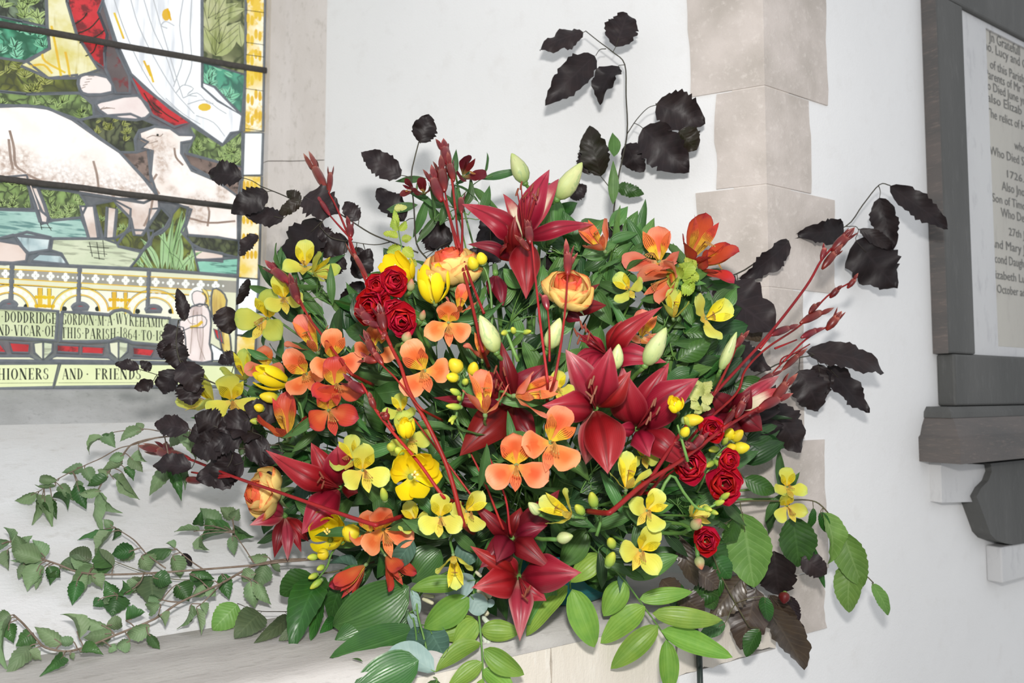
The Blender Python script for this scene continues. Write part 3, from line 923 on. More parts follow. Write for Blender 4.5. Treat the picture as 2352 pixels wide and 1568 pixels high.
# kneeling figure at the end of the scroll
disc(wht, 456, 682, 22, .0028, 24, 18)
pane('440 676 452 668 470 676 473 694 458 704 444 698', 'skin', .0032, .0018, 2)
pane('440 704 474 700 484 742 480 790 488 828 440 830 424 812 404 768 408 742 424 722', 'angel', .0030, .004, 2)
pane('462 664 474 668 480 690 478 708 468 700 472 684', 'wing', .0030, .0015, 2)
pane('412 738 436 728 462 724 474 736 466 752 436 752 416 760', 'skin', .0034, .002, 2)
pane('402 758 420 752 426 800 416 812 404 800', 'angel', .0031, .003, 2)
pane('488 664 506 668 520 690 510 736 490 738 484 700', 'wing', .0028, .004, 2)
pane('500 738 522 752 530 800 524 826 508 800', 'wing', .0028, .004, 2)
pane('490 755 506 762 512 790 496 776', 'red', .0030, .004)
pane('484 790 520 812 516 828 486 828', 'pil', .0026, .004)
stroke(yel, '464 672 472 680 474 694', 6, .0036)
stroke(yel, '436 752 452 748 464 738', 7, .0036)
for s in ('444 712 440 760 436 812', '462 720 466 770 458 826', '452 716 454 780 470 826', '426 726 436 742 448 744'):
    stroke(brn, s, 1.4, .0036)
# painted folds, toes, wool and faces
for s in ('262 0 282 60 316 140 360 212 410 256', '300 0 318 60 352 130 400 210 446 262', '330 0 352 70 380 128 400 190', '352 0 372 70 402 170 420 226', '420 0 412 60 420 130 398 200',
          '440 0 436 80 440 150 424 196', '400 60 380 50 370 60 384 66', '404 214 420 196 444 204 430 218 452 222', '420 226 452 214 476 236 490 238', '430 240 470 230 500 250 520 262', '450 266 490 282 516 314', '380 226 420 262 460 286'):
    stroke(gry, s, 2.4, .0022)
for s in ('262 30 284 90', '330 140 346 176', '384 20 392 48', '340 150 352 190'):
    stroke(yel, s, 5, .0021)
disc(yel, 470, 246, 15, .0021, 9)
disc(yel, 382, 34, 10, .0021, 14)
for s in ('70 152 100 150 120 170', '118 60 130 120 140 176', '150 120 156 150 160 176', '96 122 104 142 150 168'):
    stroke(yel, s, 5, .0022)
for s in ('166 60 190 44 200 30', '172 80 206 66 230 40', '196 130 214 120 222 100', '182 100 222 84 240 70', '330 214 352 250 372 262', '350 236 380 262 410 280'):
    stroke(drk, s, 2.6, .0022)
for k in range(5):
    stroke(brn, [186 + k * 4, 204 - k * 7, 196 + k * 5, 200 - k * 6], 1.4, .0022, 1)
    stroke(brn, [226 + k * 5, 250 - k * 1.5 + 4, 240 + k * 6, 246 + k], 1.4, .0022, 1)
stroke(brn, '336 318 350 312 366 314 374 308', 2, .0024)
stroke(brn, '322 322 340 330 362 324', 2, .0024)
disc(drk, 362, 310, 3, .0024)
for s in ('22 300 32 340 36 380 60 398', '60 400 110 422 170 430 240 440', '214 370 222 400 226 430', '400 340 404 362 420 380', '360 400 350 420 366 446', '430 500 480 512 540 508', '470 460 480 486 476 520', '350 460 344 490 330 520', '20 320 24 360 30 390'):
    stroke(brn, s, 5, .0023)
for s in ('205 556 212 590', '222 556 228 596', '236 552 240 590', '200 566 250 570', '206 580 246 584', '215 592 240 596', '92 512 96 528', '108 514 118 530', '94 522 120 524'):
    stroke(drk, s, 1.6, .0022, 1)
for x in range(570, 600, 9):
    for y in range(-60, 300, 46):
        disc(yel, x, y + (x % 4) * 5, 4.2, .002, 12)
    for y in range(425, 620, 40):
        disc(yel, x - 10, y, 4.2, .002, 10)
for y in (24, 98, 126, 204, 296, 430, 478):
    stroke(drk, [563, y, 606, y + 6], 1.6, .0024, 1)
# tufts of painted leaves on the green panes
def inside(x, y, poly):
    c = False
    n = len(poly)
    for i in range(n):
        (x0, y0), (x1, y1) = poly[i], poly[(i + 1) % n]
        if (y0 > y) != (y1 > y) and x < (x1 - x0) * (y - y0) / (y1 - y0) + x0:
            c = not c
    return c
def blade(mb, x, y, a, l, w, off=.0005, bendb=0.):
    L, Rr = [], []
    for k in range(7):
        v = k / 6
        aa = a + bendb * v
        cx, cy = x + l * v * math.cos(aa), y - l * v * math.sin(aa)
        h = w / 2 * math.sin(math.pi * min(1, v ** .8 + .02)) ** .8
        L.append((cx + h * math.sin(aa), cy + h * math.cos(aa)))
        Rr.append((cx - h * math.sin(aa), cy - h * math.cos(aa)))
    V = [gp(*q, off) for q in L + Rr]
    mb.add(V, [(k, k + 1, 8 + k, 7 + k) for k in range(6)])
    stroke(drk, [x, y, x + l * .5 * math.cos(a + bendb * .5), y - l * .5 * math.sin(a + bendb * .5), x + l * .95 * math.cos(a + bendb), y - l * .95 * math.sin(a + bendb)], 1.0, off + .0002, 2)
pl = {k: MB() for k in ('pleaf', 'pemer', 'poliv', 'pbig', 'preed')}
rw = random.Random(5)
for s, k, n, l in (('-40 -90 106 -90 108 62 52 50 -40 30', 'pleaf', 26, 30), ('-40 30 52 50 108 62 114 112 62 142 -40 128', 'pemer', 26, 24), ('-40 128 62 142 112 180 178 172 182 214 60 216 -40 206', 'poliv', 26, 24),
                   ('-40 206 60 216 182 214 214 240 216 268 182 276 98 246 -40 240', 'pleaf', 34, 20), ('463 142 563 172 556 266 500 232 464 200', 'pemer', 16, 30), ('182 276 216 268 300 262 362 288 320 300 310 320 312 350 275 350 230 318', 'poliv', 12, 18),
                   ('436 286 510 334 556 302 556 384 500 372 430 352 446 312', 'pleaf', 34, 20), ('-40 412 62 402 74 480 -40 480', 'pleaf', 22, 18), ('74 430 180 440 200 470 186 500 120 506 96 486', 'pleaf', 22, 18), ('216 470 262 460 300 480 298 520 270 560 236 548', 'pleaf', 10, 16),
                   ('463 -90 566 -90 563 172 463 142', 'pbig', 9, 74)):
    q = [float(v) for v in s.split()]
    poly = list(zip(q[::2], q[1::2]))
    xa, xb, ya, yb = min(q[::2]), max(q[::2]), min(q[1::2]), max(q[1::2])
    for _ in range(n):
        x, y = rw.uniform(xa, xb), rw.uniform(ya, yb)
        for j in range(rw.choice((3, 5, 5))):
            a = math.pi / 2 + (j - 2) * .55 + rw.uniform(-.2, .2)
            ll = l * rw.uniform(.7, 1.15)
            if all(inside(x + f * ll * math.cos(a), y - f * ll * math.sin(a), poly) for f in (0, .5, 1.0)):
                blade(pl[k], x, y, a, ll, ll * (.36 if k != 'pemer' else .42), .0005, rw.uniform(-.25, .25))
for x, y, a, l, w, bn in ((330, 614, 2.2, 34, 10, .3), (344, 616, 1.9, 46, 11, .3), (352, 618, 2.4, 56, 12, -.4), (364, 618, 1.75, 82, 15, .35), (372, 618, 1.45, 104, 15, .1), (384, 620, 1.5, 122, 14, -.05), (392, 620, 1.42, 140, 13, -.05), (400, 620, 1.6, 92, 15, .4), (404, 622, 1.2, 84, 15, .25),
                          (412, 622, 1.1, 70, 14, -.4), (424, 624, 1.75, 62, 13, .5), (432, 624, 1.2, 58, 12, .2), (444, 625, 1.6, 44, 10, .3), (320, 612, 1.5, 24, 9, .2), (402, 560, 1.1, 82, 11, .1), (396, 580, 1.25, 100, 11, .1)):
    blade(pl['preed'], x, y, a, l, w, .0012, bn)
for k, nm in (('pleaf', 'painted_leaves'), ('pemer', 'painted_emerald_leaves'), ('poliv', 'painted_olive_leaves'), ('pbig', 'painted_broad_leaves'), ('preed', 'painted_reeds')):
    pl[k].out(nm, GL[k], win, smooth=False, kind='stuff')
yel.out('yellow_stain', M['pyel'], win, smooth=False, kind='stuff')
wht.out('white_quatrefoils', M['pwhite'], win, smooth=False, kind='stuff')
gry.out('grey_fold_lines', M['pgrey'], win, smooth=False, kind='stuff')
brn.out('brown_wool_lines', M['pbrown'], win, smooth=False, kind='stuff')

# roman lettering drawn with thick and thin strokes
TH, TN = .15, .045
def Gq(x0, y0, x1, y1, w):
    d = nrm(A3(x1 - x0, y1 - y0))
    s = A3(-d[1], d[0]) * w / 2
    if abs(y1 - y0) > .25 and abs(x1 - x0) > .02:
        s = A3(w / 2, 0)
    return [(x0 - s[0], y0 - s[1]), (x0 + s[0], y0 + s[1]), (x1 + s[0], y1 + s[1]), (x1 - s[0], y1 - s[1])]
def bow(cx, cy, rx, ry, a0, a1, th=TH, n=12):
    q = []
    for k in range(n):
        a, b = (math.radians(a0 + (a1 - a0) * (k + e) / n) for e in (0, 1))
        ri, si = rx - th, ry - TN
        q.append([(cx + rx * math.cos(a), cy + ry * math.sin(a)), (cx + rx * math.cos(b), cy + ry * math.sin(b)),
                  (cx + ri * math.cos(b), cy + si * math.sin(b)), (cx + ri * math.cos(a), cy + si * math.sin(a))])
    return q
def st(x, w=TH):
    return [Gq(x, 0, x, 1, w), Gq(x - .13, .02, x + .13, .02, TN), Gq(x - .13, .98, x + .13, .98, TN)]
def glyph(c):
    if c == 'I': return .32, st(.16)
    if c == '1': return .32, st(.16)
    if c == 'D': return .62, st(.16) + bow(.18, .5, .42, .5, -90, 90)
    if c == 'O' or c == '0': return .64, bow(.32, .5, .31, .5, 0, 360, n=20)
    if c == 'C': return .58, bow(.33, .5, .31, .5, 48, 312, n=16) + [Gq(.53, .68, .53, .9, .05), Gq(.53, .1, .53, .3, .05)]
    if c == 'G': return .62, bow(.33, .5, .31, .5, 48, 312, n=16) + [Gq(.53, .68, .53, .9, .05), Gq(.52, .08, .52, .42, TH), Gq(.4, .42, .62, .42, TN)]
    if c == 'R': return .64, st(.16) + bow(.18, .74, .36, .26, -90, 90) + [Gq(.32, .48, .56, 0, TH)]
    if c == 'P': return .56, st(.16) + bow(.18, .73, .36, .27, -90, 90)
    if c == 'E': return .54, st(.16) + [Gq(.1, .02, .5, .02, TN), Gq(.1, .98, .5, .98, TN), Gq(.1, .5, .4, .5, TN), Gq(.49, 0, .49, .22, .05), Gq(.49, .78, .49, 1, .05), Gq(.4, .4, .4, .6, .04)]
    if c == 'F': return .52, st(.16) + [Gq(.1, .98, .5, .98, TN), Gq(.1, .5, .4, .5, TN), Gq(.49, .78, .49, 1, .05), Gq(.4, .4, .4, .6, .04)]
    if c == 'H': return .72, st(.16) + st(.56) + [Gq(.2, .5, .52, .5, TN)]
    if c == 'N': return .72, [Gq(.12, 0, .12, 1, TN), Gq(.12, 1, .6, 0, TH + .04), Gq(.6, 0, .6, 1, TN), Gq(0, .02, .24, .02, TN), Gq(.48, .98, .72, .98, TN)]
    if c == 'M': return .86, [Gq(.12, 0, .14, 1, TN), Gq(.16, 1, .42, .05, TH), Gq(.42, .05, .7, 1, TN), Gq(.72, 0, .72, 1, TH), Gq(0, .02, .24, .02, TN), Gq(.6, .02, .86, .02, TN)]
    if c == 'A': return .66, [Gq(.06, 0, .32, 1, TN), Gq(.34, 1, .58, 0, TH + .02), Gq(.18, .32, .48, .32, TN), Gq(0, .02, .16, .02, TN), Gq(.46, .02, .68, .02, TN)]
    if c == 'V': return .66, [Gq(.12, 1, .34, 0, TH + .02), Gq(.36, 0, .58, 1, TN), Gq(0, .98, .24, .98, TN), Gq(.5, .98, .68, .98, TN)]
    if c == 'W': return .96, [Gq(.1, 1, .3, 0, TH), Gq(.3, 0, .48, 1, TN), Gq(.48, 1, .68, 0, TH), Gq(.68, 0, .88, 1, TN), Gq(0, .98, .22, .98, TN), Gq(.8, .98, .96, .98, TN)]
    if c == 'Y': return .64, [Gq(.1, 1, .32, .5, TH), Gq(.34, .5, .56, 1, TN), Gq(.32, 0, .32, .52, TH), Gq(.2, .02, .45, .02, TN), Gq(0, .98, .22, .98, TN)]
    if c == 'K': return .66, st(.16) + [Gq(.2, .42, .54, 1, TN), Gq(.3, .55, .58, 0, TH)]
    if c == 'T': return .60, [Gq(.3, 0, .3, 1, TH), Gq(.02, .98, .58, .98, TN), Gq(.04, .76, .04, 1, .05), Gq(.56, .76, .56, 1, .05), Gq(.17, .02, .43, .02, TN)]
    if c == 'S': return .50, bow(.25, .74, .2, .26, 40, 270, .12) + bow(.25, .26, .22, .26, -140, 90, .12) + [Gq(.42, .72, .42, .92, .05), Gq(.05, .08, .05, .3, .05)]
    if c == '8': return .52, bow(.26, .75, .2, .25, 0, 360, .09) + bow(.26, .26, .24, .26, 0, 360, .11)
    if c == '6': return .52, bow(.26, .28, .24, .28, 0, 360, .11) + bow(.34, .5, .32, .5, 75, 190, .11)
    if c == '9': return .52, bow(.26, .72, .24, .28, 0, 360, .11) + bow(.18, .5, .32, .5, -105, 10, .11)
    if c == '4': return .54, [Gq(.02, .3, .36, 1, TN), Gq(.02, .3, .52, .3, TN), Gq(.37, 0, .37, 1, TH)]
    if c == '.': return .30, [[(.08, .5), (.15, .58), (.22, .5), (.15, .42)]]
    return .3, []
def text_on_glass(s, x0, y0, x1, y1, h0, h1=None, bend=None):
    h1 = h1 or h0
    adv = []
    x = 0
    for c in s:
        w, q = glyph(c)
        adv.append((x, q))
        x += w + .08
    for gx, q in adv:
        for quad in q:
            V = []
            for (a, b) in quad:
                u = (gx + a) / x
                px, py = x0 + (x1 - x0) * u, y0 + (y1 - y0) * u
                if bend:
                    py += bend(px)
                V.append(gp(px, py - (h0 + (h1 - h0) * u) * b, .0026))
            drk.add(V, [(0, 1, 2, 3)])
bd = lambda x: -5 * math.exp(-((x - 278) / 18) ** 2) if x > 230 else 0
text_on_glass('.DODDRIDGE', 2, 739, 131, 744, 25)
text_on_glass('ND.VICAR.OF', -5, 770, 129, 773, 25)
text_on_glass('GORDON.M.A.WYKEHAMICA', 142, 745, 394, 752, 25, 25, bd)
text_on_glass('THIS.PARISH.1864.TO.189', 141, 776, 388, 783, 25, 23, bd)
text_on_glass('HIONERS', -6, 872, 114, 871, 26)
text_on_glass('AND', 143, 871, 192, 871, 25)
text_on_glass('.', 196, 872, 208, 872, 26)
text_on_glass('FRIENDS', 218, 871, 326, 871, 25)
stroke(drk, '-40 712 60 715 128 719', .8)
stroke(drk, '-40 880 122 879', .8)
stroke(drk, '134 879 436 878', .8)
drk.out('painted_lettering', M['pdark'], win, smooth=False, kind='stuff')
# plain panes out of the frame, to the left and above
x00, x11 = 2 * XC - jg, float(gp(-40, 400)[0])
zt = float(gp(300, -90)[2])
for i in range(4):
    for j in range(7):
        xa, xb = x00 + (x11 - x00) * i / 4, x00 + (x11 - x00) * (i + 1) / 4
        za, zb = ZG + (2.35 - ZG) * j / 7, ZG + (2.35 - ZG) * (j + 1) / 7
        pane_w([A3(xa, YG, za), A3(xb, YG, za), A3(xb, YG, zb), A3(xa, YG, zb)], GL['side'], 0, .006)
tz = [float(gp(x, -90)[2]) for x in (-40, 610)]
pane_w([gp(-40, -90), gp(610, -90), A3(jg, YG, 2.35), A3(x11, YG, 2.35)], GL['side'], 0, .006)
came.out('lead_came', M['lead'], win, smooth=False, kind='stuff')
for a, b in (((-45, 47), (612, 163)), ((-45, 404), (606, 484))):
    p, q = onY(*a, YG - .022), onY(*b, YG - .022)
    q = q + (q - p) * .0
    p = p + (p - q) * .9
    d = q - p
    V, F, U = tube([p + d * k / 14 + A3(0, 0, r5.normal(0, .0006)) for k in range(15)], .0062, sides=7, k=2)
    mesh('glazing_bar', V, F, M['bar'], win)
# ------------------------------------------------------------------ memorial tablet on the wall to the right
T = .030
tX = lambda px, py, t=T: float(onY(px, py, YW - t)[0])
tZ = lambda px, py, t=T: float(onY(px, py, YW - t)[2])
XL0 = float(onY(2132, 500, YW)[0])
XC2 = XL0 + .60
xm = lambda x: 2 * XC2 - x
tab = thing('memorial_tablet', 'dark slate and white marble memorial tablet fixed to the white wall at the right', 'memorial', (XC2, YW, tZ(2300, 940)))
zA0, zA1 = tZ(2200, 812), tZ(2206, 12)
xi = tX(2226, 400)
def tbox(name, x0, x1, t0, t1, z0, z1, mat, bv=.002):
    V, F = box(x0, x1, YW - t1, YW - t0, z0, z1)
    return bevel(mesh(name, V, F, mat, tab, smooth=False), bv)
zT = zA1 + .13
for s in (0, 1):
    a, b = (XL0, xi) if not s else (xm(xi), xm(XL0))
    tbox('frame_side', a, b, 0, T, zA0, zA1, M['slate'], .004)
    a, b = (XL0 - .0015, XL0 + .0005)
    if s:
        a, b = xm(b), xm(a)
    tbox('worn_edge', a, b, .001, T - .001, zA0, zA1, M['slate_brown'], .0002)
tbox('frame_top', XL0, xm(XL0), 0, T, zA1, zT, M['slate'], .004)
xb = tX(2266, 400, .012)
xb0 = xi
for s in (0, 1):
    a, b = (xb0, xb) if not s else (xm(xb), xm(xb0))
    tbox('marble_border', a, b, 0, T - .008, zA0, zA1, M['marble_white'], .001)
panel = tbox('inscription_panel', xb, xm(xb), 0, T - .012, zA0 + .02, zA1 - .012, M['marble_cream'], .001)
tbox('marble_border', xb, xm(xb), 0, T - .008, zA0, zA0 + .02, M['marble_white'], .001)
tbox('marble_border', xb, xm(xb), 0, T - .008, zA1 - .012, zA1, M['marble_white'], .001)
zB0 = tZ(2200, 932)
xB = float(onY(2152, 880, YW)[0])
tbox('lower_block', xB, xm(xB), 0, T + .004, zB0, zA0 - .001, M['slate'], .004)
# moulded ledge: profile (projection, height) swept along with returned ends
def moulding(name, prof, x0, mat, x1=None):
    """front profile mitred round both ends; prof: (t, z) from bottom to top, ends project like the front"""
    x1 = xm(x0) if x1 is None else x1
    V, F = [], []
    n = len(prof)
    tm = max(t for t, z in prof)
    for (xe, sg) in ((x0, 1), (x1, -1)):
        for t, z in prof:
            V.append((xe - sg * (t - 0) * 0 + sg * (tm - t), YW - t, z))
    for (xe, sg) in ((x0, 1), (x1, -1)):
        for t, z in prof:
            V.append((xe + sg * (tm - t), YW, z))
    for i in range(n - 1):
        F += [(i, i + 1, n + i + 1, n + i), (2 * n + i, 2 * n + i + 1, i + 1, i), (n + i, n + i + 1, 3 * n + i + 1, 3 * n + i)]
    F += [(0, n, 3 * n, 2 * n), (n - 1, 2 * n - 1, 4 * n - 1, 3 * n - 1)]
    return mesh(name, V, F, mat, tab, smooth=False)
PJ = .075
z0, z1, z2, z3 = tZ(2250, 1062, PJ), tZ(2250, 1000, PJ), tZ(2200, 960, .05), zB0
xM = float(onY(2112, 1040, YW)[0]) - .002
moulding('ledge_moulding', [(PJ, z0), (PJ, z1 - .004), (PJ - .006, z1), (PJ - .013, z1 + (z2 - z1) * .55), (PJ - .022, z2)], xM, M['slate_brown'])
moulding('upper_moulding', [(PJ - .024, z2 + .0005), (PJ - .025, (z2 + z3) / 2), (PJ - .034, z3 - .001)], xM + .020, M['slate'])
# white scrolled brackets and the dark shaped apron between
def profile_xz(name, pts, t0, t1, mat, mirror=False):
    p = [(xm(x), z) for x, z in pts] if mirror else pts
    n = len(p)
    V = [(x, YW - t1, z) for x, z in p] + [(x, YW - t0, z) for x, z in p]
    tri = tessellate_polygon([[Vector((x, z, 0)) for x, z in p]])
    F = [tuple(t) for t in tri] + [tuple(n + i for i in t)[::-1] for t in tri] + [(i, (i + 1) % n, n + (i + 1) % n, n + i) for i in range(n)]
    return mesh(name, V, F, mat, tab, smooth=False)
def wpts(s, t):
    q = [float(v) for v in s.split()]
    return [(tX(q[i], q[i + 1], t), tZ(q[i], q[i + 1], t)) for i in range(0, len(q), 2)]
br = wpts('2161 1063 2276 1067 2280 1080 2277 1096 2266 1108 2252 1116 2246 1124 2244 1136 2240 1152 2164 1154', .022)
ap = wpts('2276 1066 2352 1062', .034)
apl = wpts('2275 1064 2278 1082 2270 1104 2254 1120 2243 1140 2251 1160 2262 1190 2275 1226 2288 1240 2310 1248 2330 1251', .034)
for mir in (False, True):
    profile_xz('scroll_bracket', br, .0, .022, M['marble_white'], mir)
low = apl[-1][1]
half = apl + [(XC2, low - .01)]
outl = half + [(xm(x), z) for x, z in apl[::-1]]
profile_xz('apron', outl, 0, .034, M['slate'])
zz0, zz1 = tZ(2304, 1340, .03), low - .001
tbox('pendant_block', tX(2302, 1300, .03), xm(tX(2302, 1300, .03)), 0, .03, zz0, zz1, M['marble_white'], .003)
# inscription: only the words the photograph shows
LINES = [('Jn Gratefull', 2272, 93, 2342, 23), ("'d Jno. Lucy and C", 2240, 102, 2356, 22), ('of this Parish', 2275, 156, 2352, 21), ('Parents of Mr T', 2264, 177, 2356, 21),
         ('who Died June yr', 2249, 196, 2354, 21), ('also Elizab', 2269, 232, 2346, 21), ('The relict of H', 2267, 266, 2354, 21), ('who', 2331, 342, 2356, 20),
         ('Who Died S', 2274, 354, 2352, 21), ('1726.', 2314, 407, 2352, 17), ('Also Jno', 2302, 436, 2354, 21), ('Son of Timo', 2280, 462, 2356, 20),
         ('Who De', 2300, 497, 2353, 21), ('27th J', 2318, 540, 2354, 18), ('And Mary J', 2274, 566, 2354, 21), ('Second Daugh', 2272, 600, 2352, 21),
         ('Elizabeth Lu', 2275, 637, 2355, 20), ('October ad', 2291, 672, 2355, 20)]
tt = T - .0112
for s, xa, ya, xe, h in LINES:
    cu = bpy.data.curves.new('inscription_line', 'FONT')
    cu.body = s
    cu.size = 1.0
    cu.resolution_u = 2
    tmp = bpy.data.objects.new('inscription_line', cu)
    COL.objects.link(tmp)
    me = bpy.data.meshes.new_from_object(tmp.evaluated_get(bpy.context.evaluated_depsgraph_get()))
    COL.objects.unlink(tmp)
    bpy.data.objects.remove(tmp)
    v = np.empty(len(me.vertices) * 3)
    me.vertices.foreach_get('co', v)
    v = v.reshape(-1, 3)
    X0, Z0 = tX(xa, ya, tt), tZ(xa, ya, tt)
    X1 = tX(xe, ya, tt)
    cap = tZ(xa, ya - h, tt) - Z0
    wdt = v[:, 0].max() - v[:, 0].min()
    V = np.stack([X0 + (v[:, 0] - v[:, 0].min()) / wdt * (X1 - X0), np.full(len(v), YW - tt), Z0 + v[:, 1] / .70 * cap], 1)
    F = [tuple(p.vertices) for p in me.polygons]
    mesh('lettering', V, F, M['letter'], panel, smooth=False)
    bpy.data.meshes.remove(me)

# ------------------------------------------------------------------ bowl, cable, scraps
BX, BY = .69, .945
bowl = thing('flower_bowl', 'dark teal plastic bowl on the stone ledge under the bouquet', 'bowl', (BX, BY, ZL))
def ring(prof, sides=40):
    V, F = [], []
    for r, z in prof:
        for j in range(sides):
            a = 6.28318 * j / sides
            V.append((BX + r * math.cos(a), BY + r * math.sin(a), ZL + z))
    for i in range(len(prof) - 1):
        for j in range(sides):
            k = (j + 1) % sides
            F.append((i * sides + j, i * sides + k, (i + 1) * sides + k, (i + 1) * sides + j))
    F.append(tuple(range(sides))[::-1])
    return V, F
V, F = ring([(.080, .001), (.086, .004), (.090, .014), (.091, .016), (.093, .018), (.100, .062), (.104, .066), (.104, .071), (.099, .071), (.090, .022), (.001, .020)])
mesh('bowl_body', V, F, M['teal'], bowl, org=A3(BX, BY, ZL))
V, F = ring([(.070, .0205), (.078, .05), (.080, .095), (.066, .112), (.03, .118), (.001, .119)], 24)
mesh('floral_foam', V, F, M['foam'], bowl, org=A3(BX, BY, ZL))
cb = [onY(1601, 1440, YW - .012), onY(1603, 1480, YW - .010), onY(1606, 1530, YW - .009), onY(1609, 1600, YW - .009)]
cb = [A3(cb[0][0] - .01, YW + .05, ZL + .004), A3(cb[0][0] - .003, YW + .005, ZL + .005)] + cb[1:] + [A3(cb[-1][0] + .01, YW - .009, .3), A3(cb[-1][0] + .01, YW - .02, .004)]
vfu = tube(cb, .0042, sides=7, k=3)
props(mesh('electric_cable', vfu[0], vfu[1], M['cable'], org=cb[3]), label='dark green cable hanging down the wall below the stone ledge', category='cable')
V, F, U = sheet(P(808, 1512, hit(808, 1512, A3(0, 0, ZL + .003), A3(0, 0, 1))), P(834, 1520, hit(834, 1520, A3(0, 0, ZL + .003), A3(0, 0, 1))), .005, A3(0, 0, 1), 'lance', bend=.08)
props(mesh('leaf_scrap', V, F, M['green'], uv=U), label='small torn scrap of green leaf lying loose on the bare ledge', category='leaf')
# ------------------------------------------------------------------ plant builders
B0 = A3(BX, BY, ZL + .11)
def px(n, d):
    """size of n photograph pixels at distance d"""
    return n * d / FPX

def facing(C, fx, fy, roll=0.):
    Fv = nrm(nrm(CAM - C) + RGT * fx + UPV * fy)
    X = nrm(RGT - Fv * np.dot(RGT, Fv)) if abs(np.dot(RGT, Fv)) < .97 else nrm(UPV - Fv * np.dot(UPV, Fv))
    Y = np.cross(Fv, X)
    a = math.radians(roll)
    return Fv, math.cos(a) * X + math.sin(a) * Y, -math.sin(a) * X + math.cos(a) * Y

def jit(s):
    return RNG.normal(0, s, 3)

def stem_in(parent, base, out, r=.0022, mat=None, k=.05):
    """green stalk from the back of a bloom into the bowl"""
    base = np.asarray(base, float)
    p1 = base - np.asarray(out) * k * .6 + FWD * k * .9
    end = B0 + jit(.018) * A3(1, .6, .4)
    mid = p1 * .45 + end * .55 + A3(0, .035, .01) + jit(.01)
    lim = ZL + .02
    for q in (p1, mid):
        if q[1] > YW:
            q[2] = max(q[2], lim)
    return part('stem', mat or M['stem'], parent, tube([base, p1, mid, end], r, r * 1.15, 6, 4))

def leaves_on(parent, base, out, n, mat, L=(.045, .075), w=(.011, .017), back=.03, side=1.):
    for i in range(n):
        a = random.uniform(0, 6.28)
        d = RGT * math.cos(a) + UPV * math.sin(a) * .8
        d = nrm(d * side + FWD * random.uniform(.0, .5))
        b = base - np.asarray(out) * (back + .012 * i)
        l = random.uniform(*L)
        part_sheet('leaf', mat, parent, b, b + d * l, random.uniform(*w), nrm(CAM - b) + jit(.35), 'lance', bend=random.uniform(.03, .12), cup=.25, wave=.08, curl=random.uniform(0, .15))

ALK = {'o': ('al_out', 'al_in', 'al_low', 'orange'), 'r': ('ar_out', 'ar_in', 'ar_low', 'red-orange'), 'p': ('ap_out', 'al_in', 'al_low', 'salmon'),
       'd': ('dark_bud', 'dark_bud', 'dark_bud', 'maroon'), 'y': ('ay_out', 'ay_in', 'ay_low', 'yellow'), 'g': ('ag_out', 'ay_in', 'ay_low', 'lime yellow')}

def alstro(lab, x, y, R, roll=0, fx=0., fy=.1, kind='o', off=0., el=18, tube_l=.55, nleaf=2, closed=0.):
    d = dome(x, y, off)
    C = P(x, y, d)
    r = px(R, d)
    Fv, X, Y = facing(C, fx, fy, roll)
    t = thing('alstroemeria', lab, 'flower', C, 'yellow alstroemerias' if kind in 'yg' else 'orange alstroemerias')
    mo, mi, ml, _ = ALK[kind]
    side = math.hypot(fx, fy)
    if side > .85 and not closed:              # seen from the side: a trumpet
        closed, tube_l = .38, 1.15
        r *= .86
        C = C + Fv * r * .35
    back = C - Fv * r * tube_l
    def tep(nm, ph, ln, wd, e, mat, prof, curl, notch, bend):
        e = math.radians(e + closed * 45 + random.uniform(-5, 5))
        a = math.radians(ph + random.uniform(-5, 5))
        rad = math.cos(a) * X + math.sin(a) * Y
        tip = C + (rad * math.cos(e) + Fv * math.sin(e)) * ln * r
        part_sheet(nm, M[mat], t, back + rad * r * .07, tip, wd * r, Fv * math.cos(e) - rad * math.sin(e) * .8, prof, bend=bend, cup=random.uniform(-.08, .24), wave=.045, curl=curl * random.uniform(.4, 1.8), notch=notch, nu=11, nv=6, freq=1.7, groove=.035, rag=.03)
    for ph in (92, 208, 332):
        tep('outer_petal', ph, 1.0 * random.uniform(.94, 1.06), .92, 16 if el == 18 else el, mo, 'obov', .18, .12, -.10)
    for ph in (56, 126):
        tep('striped_petal', ph, .80, .40, el + 16, mi, 'spat', .12, 0, -.06)
    tep('lower_petal', 270, .92, .40, el, ml, 'spat', .12, 0, -.08)
    mb = MB()
    for k in range(5):
        a = math.radians(250 + k * 12)
        rad = math.cos(a) * X + math.sin(a) * Y
        tipp = C + rad * r * (.28 + .03 * k) + Fv * r * .32
        mb.add(*tube([back, C + rad * r * .05 + Fv * r * .05, tipp], r * .017, r * .014, 4, 3))
        mb.add(*lathe(tipp, tipp + (rad + Fv * .4) * r * .09, r * .06, EGG, 5))
    mb.out('stamens', M['stamen'], t)
    part('ovary', M['sepal'], t, lathe(back - Fv * r * .28, back + Fv * r * .05, r * .22, EGG, 7))
    stem_in(t, back - Fv * r * .26, Fv, .0016, k=.03)
    if nleaf:
        leaves_on(t, back, Fv, nleaf, M['green'])
    return t

